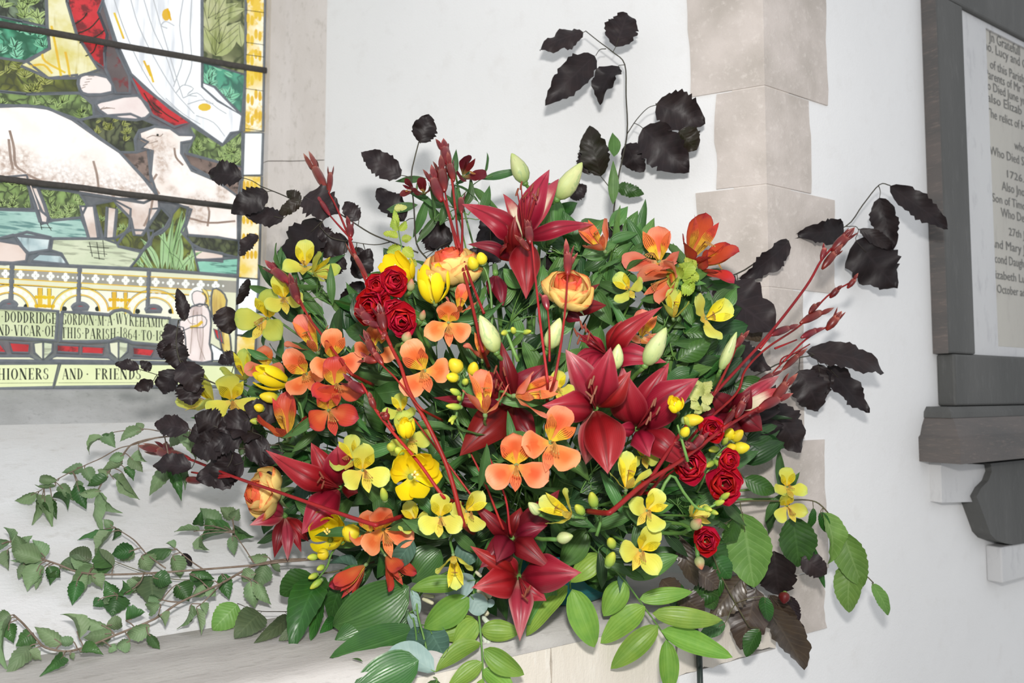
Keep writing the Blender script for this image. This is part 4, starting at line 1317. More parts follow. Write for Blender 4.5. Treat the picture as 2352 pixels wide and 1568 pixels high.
def lily(lab, x, y, petals, d=None, off=0., deep=.026, mat='lily', stam=None, anth='anther', fx=0., fy=0., stalk=True):
    d = dome(x, y, off) if d is None else d
    C = P(x, y, d)
    t = thing('lily', lab, 'flower', C, 'red lilies')
    Fv, X, Y = facing(C, fx, fy)
    back = C - Fv * deep
    for p in petals:
        tx, ty, w, dd, cu = p[:5]
        m = p[5] if len(p) > 5 else mat
        base = back if len(p) < 8 else P(p[6], p[7], d + .005)
        tip = P(tx, ty, d + dd)
        rad = tip - C
        part_sheet('petal', M[m], t, base + nrm(rad) * .003, tip, px(w, d), Fv - nrm(rad) * .25 + jit(.08), 'lily', bend=random.uniform(.12, .19), cup=random.uniform(-.42, -.22), wave=.05, curl=cu * 1.25 + .06, nu=15, nv=10, freq=1.6, skew=random.uniform(-.14, .14), groove=.10)
    if stam:
        for i, (sx, sy) in enumerate(stam):
            tp = P(sx, sy, d - .025)
            f = part('stamen', M['filament'], t, tube([back, (back + tp) / 2 + Fv * .008, tp], .0011, .0008, 5, 4))
            a = nrm(RGT * random.uniform(-.5, .5) + UPV + jit(.2))
            part('anther', M[anth], f, lathe(tp - a * .006, tp + a * .005, .0026, STICK, 6))
    if stalk:
        stem_in(t, back, Fv, .0036)
    return t

def rose(lab, x, y, R, fx, fy, kind='bi', off=0., n=17, name='rose', open_=1.0, deep=1.0):
    d = dome(x, y, off)
    C = P(x, y, d)
    r = px(R, d)
    Fv, X, Y = facing(C, fx, fy, random.uniform(0, 90))
    t = thing(name, lab, 'flower', C, 'spray roses' if kind == 'red' else 'bicoloured roses')
    for k in range(n):
        f = k / (n - 1)
        a = k * 2.39996 + random.uniform(-.15, .15)
        rad = math.cos(a) * X + math.sin(a) * Y
        base = C - Fv * r * (.75 * deep) + rad * r * (.05 + .22 * f)
        tip = C + rad * r * (.13 + (.86 * open_) * f ** 1.1) + Fv * r * (.36 - .52 * f * f * open_ + random.uniform(-.04, .04))
        hot = kind == 'bi' and f < .4
        m = 'rose_red' if kind == 'red' else ('rose_bi_hot' if hot else 'rose_bi')
        part_sheet('petal', M[m], t, base, tip, r * (.62 + .85 * f), -rad + Fv * .05, 'rose', bend=-(.16 + .20 * f), cup=.38 + .1 * (1 - f), wave=.03, curl=.05 + .24 * f * f, nu=9, nv=6, freq=1.2)
    for k in range(5):
        a = k * 1.2566
        rad = math.cos(a) * X + math.sin(a) * Y
        b = C - Fv * r * .82 * deep
        part_sheet('sepal', M['sepal'], t, b, b + rad * r * .75 - Fv * r * .15, r * .2, Fv, 'lance', bend=.05, curl=.2, nu=6, nv=2)
    part('calyx', M['sepal'], t, lathe(C - Fv * r * 1.12 * deep, C - Fv * r * .68 * deep, r * .5, EGG, 8))
    stem_in(t, C - Fv * r * 1.1 * deep, Fv, .0022 if kind == 'red' else .0032)
    return t

def freesia(lab, x, y, R, fx, fy, roll=0, off=0., open_=1., tubel=1.7, buds=(), green=(), n2=0, stem=None, name='freesia'):
    d = dome(x, y, off)
    C = P(x, y, d)
    r = px(R, d)
    Fv, X, Y = facing(C, fx, fy, roll)
    t = thing(name, lab, 'flower', C, 'yellow freesias')
    back = C - Fv * r * tubel
    for k in range(6 + n2):
        inner = k % 2
        a = math.radians(60 * k + random.uniform(-8, 8) + (25 if k >= 6 else 0))
        e = math.radians((26 if inner else 6) + (1 - open_) * 60 + (26 if k >= 6 else 0))
        rad = math.cos(a) * X + math.sin(a) * Y
        tip = C + (rad * math.cos(e) + Fv * math.sin(e)) * r * (.98 if not inner else .9)
        part_sheet('petal', M['fre'], t, back + rad * r * .08, tip, r * (.86 if open_ > .6 else .72), Fv * math.cos(e) - rad * math.sin(e), 'obov', bend=-.16 if open_ > .6 else -.2, cup=.22, wave=.03, curl=.10 * open_, nu=10, nv=6, freq=1.4)
    mb = MB()
    for k in range(4):
        rad = (math.cos(k * 1.57) * X + math.sin(k * 1.57) * Y)
        mb.add(*tube([C - Fv * r * .5, C + rad * r * .12 + Fv * r * .25], r * .035, r * .05, 5, 2))
    mb.out('stamens', M['stamen_y'], t)
    part('calyx', M['sepal'], t, lathe(back - Fv * r * .2, back + Fv * r * .25, r * .3, EGG, 7))
    bud_row(t, d, buds, 'fre_bud')
    bud_row(t, d, green, 'fre_green')
    if stem:
        pts = [P(a, b, d + .012) for a, b in stem]
        part('flower_stalk', M['stem'], t, tube(pts, .0019, .0012, 6, 3))
    stem_in(t, back, Fv, .0018)
    return t

def bud_row(t, d, rows, mat):
    for r in rows:
        bx, by, tx, ty, w = r
        b, e = P(bx, by, d + .004), P(tx, ty, d - .006)
        o = part('bud', M[mat], t, lathe(b, e, px(w, d), EGG, 9))
        part('calyx', M['sepal'], o, lathe(b - (e - b) * .08, b + (e - b) * .28, px(w * .72, d), EGG, 7))

def spindle_bud(name, lab, cat, bx, by, tx, ty, w, mat='lily_bud', off=0., grp='lily buds', dd=-.01, stalk=True, lobes=3):
    d = dome(bx, by, off)
    b, e = P(bx, by, d), P(tx, ty, d + dd)
    t = thing(name, lab, cat, b, grp)
    part('bud', M[mat], t, lathe(b, e, px(w, d), BUD, 12, lobes, .07))
    part('calyx', M['stem'], t, lathe(b - (e - b) * .1, b + (e - b) * .08, px(w * .38, d), EGG, 7))
    if stalk:
        stem_in(t, b - (e - b) * .06, nrm(e - b), .0026)
    return t

def capsule(b, e, w, teeth=3):
    """kangaroo-paw like seed capsule: a spindle that splits into pointed tips"""
    mb = MB()
    ax = e - b
    L = np.linalg.norm(ax)
    mb.add(*lathe(b, b + ax * .68, w, [(0, .28), (.15, .6), (.4, .95), (.65, 1), (.88, .88), (1, .7)], 7))
    a, s, n = frame(ax)
    for k in range(teeth):
        an = 6.2832 * k / teeth + random.uniform(-.3, .3)
        rd = math.cos(an) * s + math.sin(an) * n
        p0 = b + ax * .55 + rd * w * .26
        p1 = b + ax * random.uniform(.9, 1.04) + rd * w * random.uniform(.35, .8)
        V, F, U = sheet(p0, p1, w * .62, rd, 'lily', bend=.06, cup=-.2, nu=5, nv=2)
        mb.add(V, F, np.asarray(U) * A3(1, .5)[:2] + A3(0, .5)[:2])
        mb.add(*lathe(p0, p1, w * .30, [(0, 1), (.4, .9), (.8, .5), (1, .05)], 5))
    return mb

def paw(lab, stem, caps, branches=(), r=3.2, off=-.02, df=None, r1=None, grp='red capsule stems'):
    df = df or (lambda x, y: dome(x, y, off))
    pts = [P(s[0], s[1], s[2] if len(s) > 2 else df(s[0], s[1])) for s in stem]
    t = thing('capsule_stem', lab, 'stem', pts[0], grp)
    dv = nrm(pts[0] - pts[1])
    end = pts[0] + dv * .035 + FWD * .075
    pts = [end, pts[0] + dv * .012 + FWD * .012] + pts
    part('stalk', M['paw_stem'], t, tube(pts, r * .00047, (r1 or r * .55) * .00047, 7, 5))
    for b in branches:
        bp = [P(x, y, df(x, y)) for x, y in b]
        part('side_stalk', M['paw_stem'], t, tube(bp, r * .00034, r * .00022, 6, 4))
    for c in caps:
        bx, by, tx, ty, w = c[:5]
        b, e = P(bx, by, df(bx, by)), P(tx, ty, df(tx, ty) - .004)
        capsule(b, e, px(w, df(bx, by)) * .92, c[5] if len(c) > 5 else 3).out('capsule', M['paw'], t)
    return t

def nearest(x, y, stems, df):
    return df(x, y)

def spray(name, lab, cat, stems, leaves, mat, df, prof='ovate', smat='stem_dark', r=2.6, grp=None, bend=(.02, .12), cup=(.05, .25), wave=.07, ser=0., curl=(0, .15), tilt=.35, rag=0., alt=None, nu=11, nv=4, petiole=True, free=True, lean=.12, seed=None, freq=3.):
    """a branch: stalks (pixel paths) and leaves (base x y, tip x y, width[, material][, roll])"""
    pts0 = [P(s[0], s[1], s[2] if len(s) > 2 else df(s[0], s[1])) for s in stems[0]]
    t = thing(name, lab, cat, pts0[0], grp)
    cand = []
    for i, s in enumerate(stems):
        pts = [P(q[0], q[1], q[2] if len(q) > 2 else df(q[0], q[1])) for q in s]
        k = r if i == 0 else r * .62
        V, F, U = tube(pts, k * .00052, k * .00034, 6, 4)
        part('stalk' if i == 0 else 'side_stalk', M[smat], t, (V, F, U))
        cand += list(np.asarray(V)[::6])
    cand = np.array(cand)
    for lf in leaves:
        bx, by, tx, ty, w = lf[:5]
        m = M[lf[5]] if len(lf) > 5 and lf[5] else (M[random.choice(alt)] if alt else M[mat])
        d0 = df(bx, by)
        d1 = d0 + px(math.hypot(tx - bx, ty - by), d0) * random.uniform(-lean * 1.6, lean)
        lim = surf(tx, ty) - .008
        b, e = P(bx, by, min(d0, surf(bx, by) - .006)), P(tx, ty, min(d1, lim))
        n = nrm(CAM - b) + UPV * .15 + jit(tilt)
        o = part_sheet('leaf', m, t, b, e, px(w, d0) * 1.06, n, prof, bend=random.uniform(*bend) * random.choice((1, 1, -.4)), cup=random.uniform(*cup) * random.choice((1, 1, -.7)), wave=wave, ser=ser, rag=rag, curl=random.uniform(*curl), nu=nu, nv=nv, freq=freq)
        if petiole:
            q = cand[np.argmin(((cand - b) ** 2).sum(1))]
            gap = np.linalg.norm(q - b)
            if .002 < gap < .055:
                part('petiole', M[smat], o, tube([q, (q + b) / 2 + A3(0, 0, .06 * gap), b, b + (e - b) * .25 + n * .001], r * .00026, r * .0002, 5, 3))
    return t
# ------------------------------------------------------------------ the bouquet: foliage branches first
gapf = lambda g: (lambda x, y: surf(x, y) - g)
def dm(off):
    return lambda x, y: dome(x, y, off)
def const(v):
    return lambda x, y: min(v, surf(x, y) - .02)

BE = dict(prof='ovate', ser=.05, rag=.11, wave=.10, freq=2.6, nu=20, bend=(.02, .12), tilt=.3, mat='copper', grp='copper beech branches')
def beech(lab, stems, leaves, df, **k):
    a = dict(BE)
    a.update(k)
    m = a.pop('mat')
    return spray(a.pop('name', 'copper_beech_branch'), lab, a.pop('cat', 'branch'), stems, leaves, m, df, **a)

beech('tall dark copper beech branch rising highest against the white wall',
      [[(1400, 640, 1.12), (1402, 560, 1.15), (1418, 420, 1.22), (1440, 310), (1438, 220), (1435, 148), (1408, 120), (1375, 95), (1345, 71)],
       [(1440, 308), (1462, 275), (1488, 248), (1512, 240)], [(1400, 430), (1380, 405), (1372, 395)], [(1392, 112), (1378, 114), (1368, 128)]],
      [(1340, 74, 1239, 112, 52), (1414, 108, 1442, 26, 72), (1366, 128, 1253, 240, 66), (1420, 152, 1372, 233, 60), (1508, 238, 1620, 284, 82), (1476, 294, 1582, 395, 88), (1560, 300, 1600, 345, 60, 'copper_green'),
       (1436, 332, 1478, 395, 54), (1380, 405, 1354, 288, 62, 'copper_green'), (1350, 400, 1345, 325, 42), (1415, 428, 1479, 446, 30, 'beech_dark'), (1310, 455, 1348, 425, 34, 'copper')],
      gapf(.085))
beech('thin copper beech twig with small dark leaves left of the red capsules at the top',
      [[(1000, 640, 1.12), (985, 600, 1.13), (957, 560, 1.14), (951, 480, 1.15), (945, 405, 1.16), (952, 365, 1.16), (962, 326, 1.16)], [(945, 408, 1.16), (930, 404, 1.16), (918, 402, 1.16)]],
      [(966, 328, 986, 262, 52), (921, 405, 828, 347, 56), (928, 508, 866, 428, 56), (1040, 552, 962, 536, 58), (1000, 575, 975, 530, 44)], const(1.16))
beech('copper beech branch reaching left across the jamb stone at window height',
      [[(960, 580, 1.12), (900, 556, 1.13), (850, 535, 1.14), (795, 500, 1.15), (750, 475, 1.16), (690, 464, 1.17), (640, 444, 1.18), (600, 428, 1.18)], [(895, 556, 1.13), (860, 562, 1.13), (805, 555, 1.14)], [(805, 556, 1.14), (760, 545, 1.14), (735, 520, 1.14)]],
      [(556, 408, 478, 398, 58), (614, 440, 530, 490, 54), (652, 500, 558, 488, 44), (692, 460, 638, 494, 28, 'copper_green'), (690, 462, 656, 438, 30, 'copper_green'), (698, 452, 780, 492, 78), (824, 506, 790, 464, 38),
       (740, 508, 636, 612, 96), (800, 552, 720, 580, 58), (735, 525, 762, 556, 34), (815, 638, 852, 572, 48), (836, 648, 778, 700, 38), (593, 540, 549, 587, 36), (572, 640, 545, 702, 24), (518, 703, 528, 768, 54), (790, 590, 760, 630, 44), (838, 575, 806, 600, 36)], const(1.15))
beech('cluster of dark copper beech leaves standing before the lettered scroll of the window',
      [[(600, 930, 1.13), (540, 900, 1.13), (470, 870, 1.13), (420, 840, 1.13), (405, 790, 1.13), (410, 735, 1.13)], [(470, 872, 1.13), (400, 870, 1.13), (320, 848, 1.13)]],
      [(425, 736, 408, 661, 28), (408, 800, 384, 742, 46), (398, 785, 410, 850, 52), (320, 848, 264, 836, 28), (346, 850, 322, 828, 22), (352, 874, 308, 893, 30), (420, 830, 452, 900, 60), (410, 850, 372, 905, 48), (430, 870, 440, 930, 56), (398, 872, 356, 880, 40), (545, 815, 500, 832, 32),
       (380, 780, 372, 824, 30)], const(1.13))
beech('dark copper beech leaves low on the left behind the plum twigs',
      [[(640, 1020, 1.06), (560, 1030, 1.06), (480, 1020, 1.06), (420, 1000, 1.06)]],
      [(435, 985, 356, 972, 48), (505, 985, 448, 952, 62), (560, 1060, 452, 1100, 84), (560, 1000, 470, 1010, 70), (440, 1075, 350, 1068, 50), (530, 1060, 500, 1118, 60), (600, 1000, 520, 975, 56), (640, 960, 560, 930, 60), (620, 1020, 560, 1045, 66), (580, 960, 500, 985, 60), (520, 1010, 440, 1040, 62), (500, 985, 430, 1005, 50), (650, 1040, 600, 1085, 60)], const(1.06))
beech('long copper beech branch arching right to the edge of the slate tablet',
      [[(1560, 720, 1.12), (1640, 650, 1.16), (1710, 620, 1.20), (1800, 558, 1.26), (1860, 540, 1.29), (1942, 520, 1.31), (1982, 470, 1.31), (2020, 424, 1.31), (2045, 426, 1.31)], [(1942, 520, 1.31), (1965, 520, 1.31), (1972, 528, 1.31)], [(2018, 426, 1.31), (2022, 440, 1.31), (2020, 455, 1.31)]],
      [(2044, 427, 2188, 524, 52), (2020, 454, 2050, 574, 54), (1974, 526, 2058, 574, 30), (1966, 552, 2060, 662, 104), (1938, 528, 1830, 538, 54), (1812, 553, 1704, 642, 54), (1640, 652, 1790, 760, 120), (1690, 705, 1745, 785, 64, 'copper_brown'), (1700, 690, 1660, 800, 60)], lambda x, y: min(1.16 + .15 * max(0, min(1, (x - 1640) / 300)), surf(x, y) - .05))
beech('copper beech twig with ragged dark leaves right of the long red capsule stems',
      [[(1640, 900, 1.12), (1720, 870, 1.15), (1800, 830, 1.19), (1870, 815, 1.22)], [(1700, 900, 1.13), (1760, 920, 1.14), (1790, 940, 1.15)]],
      [(1852, 808, 2040, 850, 64), (1880, 836, 1888, 918, 56), (1900, 840, 1996, 948, 56), (1836, 850, 1884, 946, 76), (1772, 928, 1842, 1040, 82), (1740, 900, 1750, 1020, 60, 'copper_green'), (1690, 790, 1770, 850, 54), (1650, 800, 1690, 860, 50), (1690, 770, 1640, 750, 60, 'copper_brown')], lambda x, y: min(1.14 + .1 * max(0, min(1, (x - 1700) / 180)), surf(x, y) - .05))
beech('dark copper beech leaves behind the orange alstroemerias at upper right',
      [[(1330, 760, 1.14), (1400, 640, 1.15), (1460, 560, 1.16)]],
      [(1440, 560, 1492, 530, 54), (1440, 565, 1395, 510, 50), (1470, 600, 1510, 560, 48), (1350, 600, 1395, 545, 40), (1370, 570, 1330, 545, 34)], const(1.16))
beech('dark copper beech leaves tucked behind the topmost red lily',
      [[(1150, 700, 1.12), (1130, 580, 1.12), (1125, 500, 1.12)]],
      [(1140, 580, 1115, 480, 58), (1150, 600, 1100, 530, 64), (1110, 620, 1080, 570, 50), (1240, 640, 1270, 580, 60), (1320, 620, 1270, 560, 50)], const(1.12))
beech('bronze beech spray drooping lowest at the right below the green beech leaves',
      [[(1560, 1230, 1.05), (1640, 1300, 1.09), (1720, 1345, 1.12), (1770, 1395, 1.13)], [(1720, 1345, 1.12), (1780, 1300, 1.14), (1850, 1280, 1.16)]],
      [(1763, 1398, 1848, 1538, 88), (1737, 1352, 1700, 1492, 82), (1704, 1325, 1632, 1416, 66), (1768, 1366, 1842, 1456, 36), (1778, 1265, 1790, 1366, 92, 'copper'), (1812, 1368, 1836, 1428, 26, 'copper'), (1842, 1280, 1902, 1320, 50, 'copper'), (1562, 1236, 1600, 1350, 40), (1520, 1330, 1560, 1370, 50), (1560, 1362, 1620, 1412, 56), (1600, 1310, 1650, 1350, 50), (1830, 1420, 1845, 1458, 22, 'copper')],
      lambda x, y: min(1.05 + .09 * max(0, min(1, (x - 1560) / 250)), surf(x, y) - .035), mat='copper_brown', wave=.05)

GB = dict(name='green_beech_branch', rag=.03, mat='beech', grp='green beech branches', smat='stem_olive', wave=.03, ser=.03, tilt=.25, freq=2.5)
beech('arching green beech twig trailing over the white wall at lower right',
      [[(1600, 1180, 1.06), (1700, 1152, 1.10), (1790, 1150, 1.13), (1855, 1148, 1.16), (1890, 1164, 1.17), (1932, 1222, 1.18), (1962, 1290, 1.19), (2006, 1338, 1.20)], [(1815, 1150, 1.14), (1810, 1170, 1.14), (1820, 1188, 1.14)], [(1700, 1152, 1.10), (1702, 1170, 1.10), (1706, 1182, 1.10)]],
      [(1705, 1178, 1730, 1352, 104), (1820, 1186, 1836, 1304, 80, 'beech_dark'), (1890, 1176, 1906, 1297, 86), (1936, 1222, 1982, 1348, 66), (1957, 1285, 1947, 1408, 58), (2003, 1340, 2046, 1414, 32), (1868, 1166, 1853, 1222, 24, 'beech_dark'), (1864, 1250, 1896, 1352, 18, 'beech_dark'), (1885, 1175, 1900, 1225, 24, 'beech_dark')],
      lambda x, y: min(1.08 + .12 * max(0, min(1, (x - 1640) / 360)), surf(x, y) - .05), **GB)
beech('deep green beech leaves between the small red rosebud and the bronze spray',
      [[(1560, 1180, 1.05), (1620, 1240, 1.07), (1660, 1330, 1.08), (1720, 1440, 1.10)]],
      [(1690, 1188, 1650, 1248, 60, 'beech_dark'), (1620, 1240, 1668, 1306, 68), (1610, 1330, 1640, 1400, 54), (1660, 1330, 1600, 1390, 40), (1745, 1445, 1712, 1508, 38), (1755, 1370, 1765, 1430, 32), (1640, 1280, 1680, 1330, 50), (1665, 1430, 1606, 1462, 32), (1540, 1330, 1570, 1420, 44)],
      const(1.08), **dict(GB, mat='beech_dark'))
beech('dark pleated beech leaves low at left above the bare ledge',
      [[(860, 1290, 1.03), (780, 1310, 1.01), (735, 1318, 1.00), (690, 1330, .99)]],
      [(716, 1318, 644, 1372, 70), (736, 1322, 668, 1478, 72), (742, 1350, 722, 1466, 40), (800, 1310, 760, 1425, 62), (770, 1420, 738, 1450, 26), (840, 1320, 770, 1330, 50)],
      const(.985), **dict(GB, mat='beech_dark'))
beech('loose beech twig with wire thin stalk lying along the ledge at left',
      [[(700, 1404), (640, 1404), (590, 1402), (545, 1385)], ],
      [(546, 1388, 488, 1446, 58, 'beech'), (598, 1408, 540, 1464, 62), (662, 1418, 588, 1474, 34), (690, 1440, 640, 1470, 26)],
      gapf(.045), **dict(GB, mat='beech_grey', smat='stem_dark', r=1.2, cat='twig'))
beech('grey green rounded leaves half hidden behind the middle plum twig',
      [[(470, 1330), (400, 1330), (320, 1310), (230, 1275)]],
      [(345, 1322, 352, 1390, 66), (330, 1330, 290, 1358, 36), (210, 1285, 160, 1268, 44), (200, 1285, 135, 1300, 34), (260, 1300, 215, 1258, 30), (420, 1270, 440, 1298, 20, 'copper')],
      gapf(.02), **dict(GB, mat='beech_grey', r=1.2))

# plum twigs on the sloping plaster, traced in a crop of the photograph
def c3(v):
    return [tuple([q[0] * .4132, 920 + q[1] * .4132, q[2] * .4132, 920 + q[3] * .4132, q[4] * .4132 * 1.38] + list(q[5:])) for q in v]
def s3(v):
    return [[(x * .4132, 920 + y * .4132) for x, y in s] for s in v]
PL = dict(prof='acum', smat='stem_bark', grp='plum twigs', ser=.07, wave=.05, cup=(.3, .75), bend=(.03, .16), curl=(.0, .3), tilt=.55, nu=14, alt=('plum', 'plum', 'plum', 'plum_dark'), lean=.25, r=3.0)
def plumdf(g):
    return lambda x, y: min(surf(x, y) - g - .00010 * max(0, x - 250), 1.12)
spray('plum_twig', 'upper plum twig trailing left below the grey window stone', 'twig',
      s3([[(1400, 185), (1290, 187), (1060, 190), (870, 206), (740, 240), (690, 290), (600, 400), (540, 505)], [(870, 206), (740, 245), (660, 265), (560, 320), (470, 360), (330, 430), (215, 505)], [(1010, 165), (900, 170), (800, 157), (660, 170), (600, 185)], [(1120, 190), (1010, 140), (1000, 160)]]),
      c3([(200, 510, 80, 568, 45), (210, 520, 195, 682, 48), (235, 540, 292, 692, 48), (250, 560, 316, 655, 42), (290, 540, 380, 602, 42), (320, 445, 203, 430, 36), (310, 470, 188, 475, 30), (330, 470, 406, 552, 42), (460, 365, 338, 400, 42), (470, 375, 527, 472, 46), (430, 440, 408, 500, 42), (430, 470, 480, 604, 52), (540, 505, 515, 722, 72, 'plum'), (550, 510, 655, 632, 50),
          (600, 420, 483, 488, 52), (610, 400, 540, 375, 44), (680, 340, 570, 382, 46), (690, 300, 600, 330, 40), (620, 420, 662, 492, 48), (680, 400, 770, 552, 52), (690, 370, 748, 440, 38), (720, 310, 797, 388, 46), (575, 200, 482, 292, 48), (600, 190, 642, 262, 52), (610, 185, 565, 182, 30), (790, 165, 660, 222, 46), (790, 160, 752, 120, 34), (770, 270, 806, 345, 48),
          (1000, 160, 920, 264, 60), (1005, 160, 1102, 312, 56), (1130, 200, 1095, 275, 44), (1150, 210, 1165, 295, 52), (1200, 220, 1148, 345, 54), (1230, 230, 1250, 325, 44), (940, 350, 824, 527, 56), (945, 350, 1012, 548, 46), (945, 370, 1042, 488, 42), (1340, 160, 1226, 222, 54), (1360, 180, 1338, 312, 60), (560, 500, 430, 525, 36), (1230, 215, 1290, 290, 40)]),
      'plum', plumdf(.03), **PL)
spray('plum_twig', 'middle plum twig running straight left across the white plaster slope', 'twig',
      s3([[(1850, 870), (1700, 885), (1549, 897), (1400, 915), (1130, 937), (800, 960), (570, 965), (430, 950), (330, 912), (240, 880), (150, 830), (60, 785), (10, 795)], [(800, 835), (740, 770), (640, 706)], [(1130, 937), (1060, 890), (985, 828)], [(1410, 900), (1360, 820), (1300, 735)], [(800, 962), (770, 1020), (680, 1080)], [(920, 930), (850, 880), (800, 838)]]),
      c3([(60, 778, 22, 702, 38), (60, 782, -10, 800, 40), (45, 825, 40, 942, 46), (100, 815, 82, 745, 42), (140, 850, 84, 742, 52), (130, 800, 172, 748, 38), (250, 870, 178, 772, 50), (230, 890, 62, 832, 74), (240, 890, 52, 885, 32), (222, 912, 150, 1058, 72), (225, 945, 208, 1052, 34), (140, 900, 100, 992, 50), (270, 920, 286, 1022, 48), (330, 935, 330, 988, 42),
          (520, 912, 383, 868, 38), (525, 925, 378, 1060, 74), (430, 1000, 402, 1135, 56), (490, 965, 438, 1102, 46), (625, 700, 574, 655, 32), (632, 708, 425, 742, 52), (622, 728, 522, 838, 66), (630, 922, 525, 838, 84), (750, 830, 613, 852, 62), (740, 830, 650, 895, 50), (960, 830, 748, 858, 66), (785, 865, 838, 945, 72), (972, 822, 922, 788, 28), (960, 860, 1012, 988, 60), (640, 705, 635, 780, 30),
          (1490, 870, 1378, 862, 54), (1290, 722, 1085, 770, 66), (1110, 722, 968, 730, 46), (1120, 745, 1162, 832, 50), (1290, 752, 1305, 862, 40), (1300, 690, 1400, 768, 66), (1290, 660, 1225, 590, 56), (1220, 690, 1098, 600, 64), (1200, 705, 1145, 640, 58), (1295, 660, 1330, 600, 46), (1100, 690, 1120, 610, 40),
          (655, 1078, 622, 1198, 100, 'plum_dark'), (650, 1075, 690, 1000, 70, 'plum_dark'), (560, 1100, 515, 1142, 48, 'plum_dark'), (592, 1062, 558, 1135, 60), (650, 1075, 578, 1010, 58, 'plum_dark'), (770, 1010, 698, 1062, 48), (512, 972, 572, 1042, 50), (850, 980, 955, 1012, 66)]),
      'plum', plumdf(.035), **PL)
spray('plum_twig', 'lowest plum twig sagging left along the edge of the stone ledge', 'twig',
      s3([[(1700, 880), (1560, 885), (1400, 922), (1220, 1020), (1000, 1120), (860, 1212), (640, 1302), (500, 1360), (370, 1392), (250, 1370), (200, 1320), (130, 1240), (75, 1190)], [(1000, 1120), (940, 1115), (900, 1105)], [(1240, 1010), (1120, 1130)], [(860, 1212), (880, 1190), (890, 1150)]]),
      c3([(62, 1192, -12, 1228, 60), (62, 1210, 5, 1495, 66), (50, 1240, 72, 1345, 52), (180, 1290, 88, 1365, 80, 'plum_dark'), (172, 1360, 45, 1505, 70), (340, 1352, 190, 1248, 56), (410, 1340, 300, 1330, 38), (350, 1420, 240, 1520, 50), (442, 1322, 365, 1165, 56), (612, 1272, 412, 1178, 48), (622, 1292, 452, 1312, 70), (588, 1252, 692, 1232, 54), (700, 1222, 808, 1190, 70, 'plum_dark'), (832, 1252, 688, 1312, 62), (722, 1332, 640, 1372, 54), (610, 1362, 655, 1382, 36),
          (450, 1395, 572, 1402, 50, 'plum_dark'), (822, 1292, 888, 1375, 36), (892, 1132, 818, 1172, 54), (882, 1192, 925, 1245, 44), (1062, 1132, 1005, 1275, 68), (1092, 1152, 1120, 1300, 40), (1112, 1132, 1152, 1188, 34), (392, 1402, 402, 1442, 26), (150, 1400, 230, 1440, 48), (982, 1022, 1052, 1115, 80, 'plum_dark'), (1052, 962, 1192, 985, 60), (1192, 1002, 1058, 1012, 46), (1132, 1022, 1062, 1092, 56), (1232, 962, 1275, 1105, 54), (1152, 1042, 1202, 1082, 44), (1392, 1002, 1412, 1155, 66), (1472, 902, 1428, 1035, 70), (1432, 1012, 1502, 1135, 46), (1502, 902, 1545, 965, 46), (1422, 962, 1328, 992, 54), (900, 1110, 815, 1085, 40)]),
      'plum', plumdf(.03), **PL)

# arching leafy stems hanging over the ledge
AR_ = dict(prof='ovate', smat='stem', grp='arching leafy stems', ser=0., wave=.05, cup=(.1, .35), bend=(.02, .12), curl=(0, .12), tilt=.3, nu=12, nv=6, freq=1.4, r=3.0, petiole=False, lean=.1)
t = spray('arching_stem', 'bright green arching leafy stem hanging over the ledge edge, bottom centre', 'foliage',
      [[(1120, 1280, 1.02), (1085, 1330, .96), (1098, 1400, .925), (1106, 1480, .905), (1110, 1560, .90), (1112, 1640, .90)]],
      [(1078, 1372, 972, 1445, 62), (1098, 1428, 1004, 1462, 52), (1104, 1446, 1196, 1450, 46), (1104, 1476, 998, 1536, 46), (1111, 1490, 1204, 1552, 48), (1108, 1520, 1030, 1580, 40), (1111, 1536, 1182, 1590, 46), (1108, 1558, 1090, 1640, 32), (1062, 1340, 942, 1348, 42), (1096, 1425, 1040, 1482, 50)], 'arch', const(.92), **AR_)
for k, (a, b, c, e, w) in enumerate([(1092, 1312, 1106, 1324, 7), (1095, 1338, 1108, 1350, 9), (1097, 1352, 1118, 1380, 11), (1110, 1354, 1128, 1372, 10), (1112, 1402, 1120, 1412, 11), (972, 1366, 998, 1370, 7), (970, 1374, 996, 1386, 8)]):
    part('bell_bud', M['cream_bud'], t, lathe(P(a, b, .945), P(c, e, .94), px(w * 1.25, .94), STICK, 8))
for (a, b, c, e, w) in [(1108, 1415, 1122, 1432, 14), (1110, 1458, 1122, 1488, 16), (1128, 1455, 1120, 1478, 12)]:
    part('bell_flower', M['white_bell'], t, lathe(P(a, b, .93), P(c, e, .925), px(w, .93), [(0, .3), (.2, .8), (.7, .9), (1, 1.05)], 8))
spray('arching_stem', 'bright green arching leafy stem drooping right of the bowl in front of the wall', 'foliage',
      [[(1340, 1240, 1.02), (1395, 1290, 1.00), (1440, 1340, 1.00), (1478, 1392, 1.005), (1512, 1438, 1.01), (1534, 1472, 1.015)]],
      [(1436, 1335, 1386, 1415, 54), (1482, 1392, 1378, 1476, 56), (1512, 1436, 1402, 1536, 48), (1498, 1408, 1664, 1426, 44), (1518, 1448, 1686, 1508, 50), (1530, 1468, 1536, 1590, 44), (1468, 1376, 1592, 1358, 36), (1440, 1322, 1558, 1276, 50, 'arch_dark'), (1346, 1216, 1284, 1302, 60, 'arch_dark'), (1382, 1274, 1310, 1336, 50), (1430, 1300, 1480, 1330, 34, 'arch_dark'), (1420, 1320, 1430, 1372, 30, 'euca_dark')],
      'arch', const(1.0), **AR_)
spray('arching_stem', 'pair of lime green leaves hanging from the bowl rim beside the lowest lily', 'foliage',
      [[(1300, 1300, 1.0), (1308, 1330, .97), (1310, 1352, .96)]],
      [(1304, 1344, 1204, 1458, 54), (1314, 1352, 1367, 1490, 62), (1270, 1340, 1212, 1440, 50, 'arch_dark')], 'arch', const(.95), **AR_)
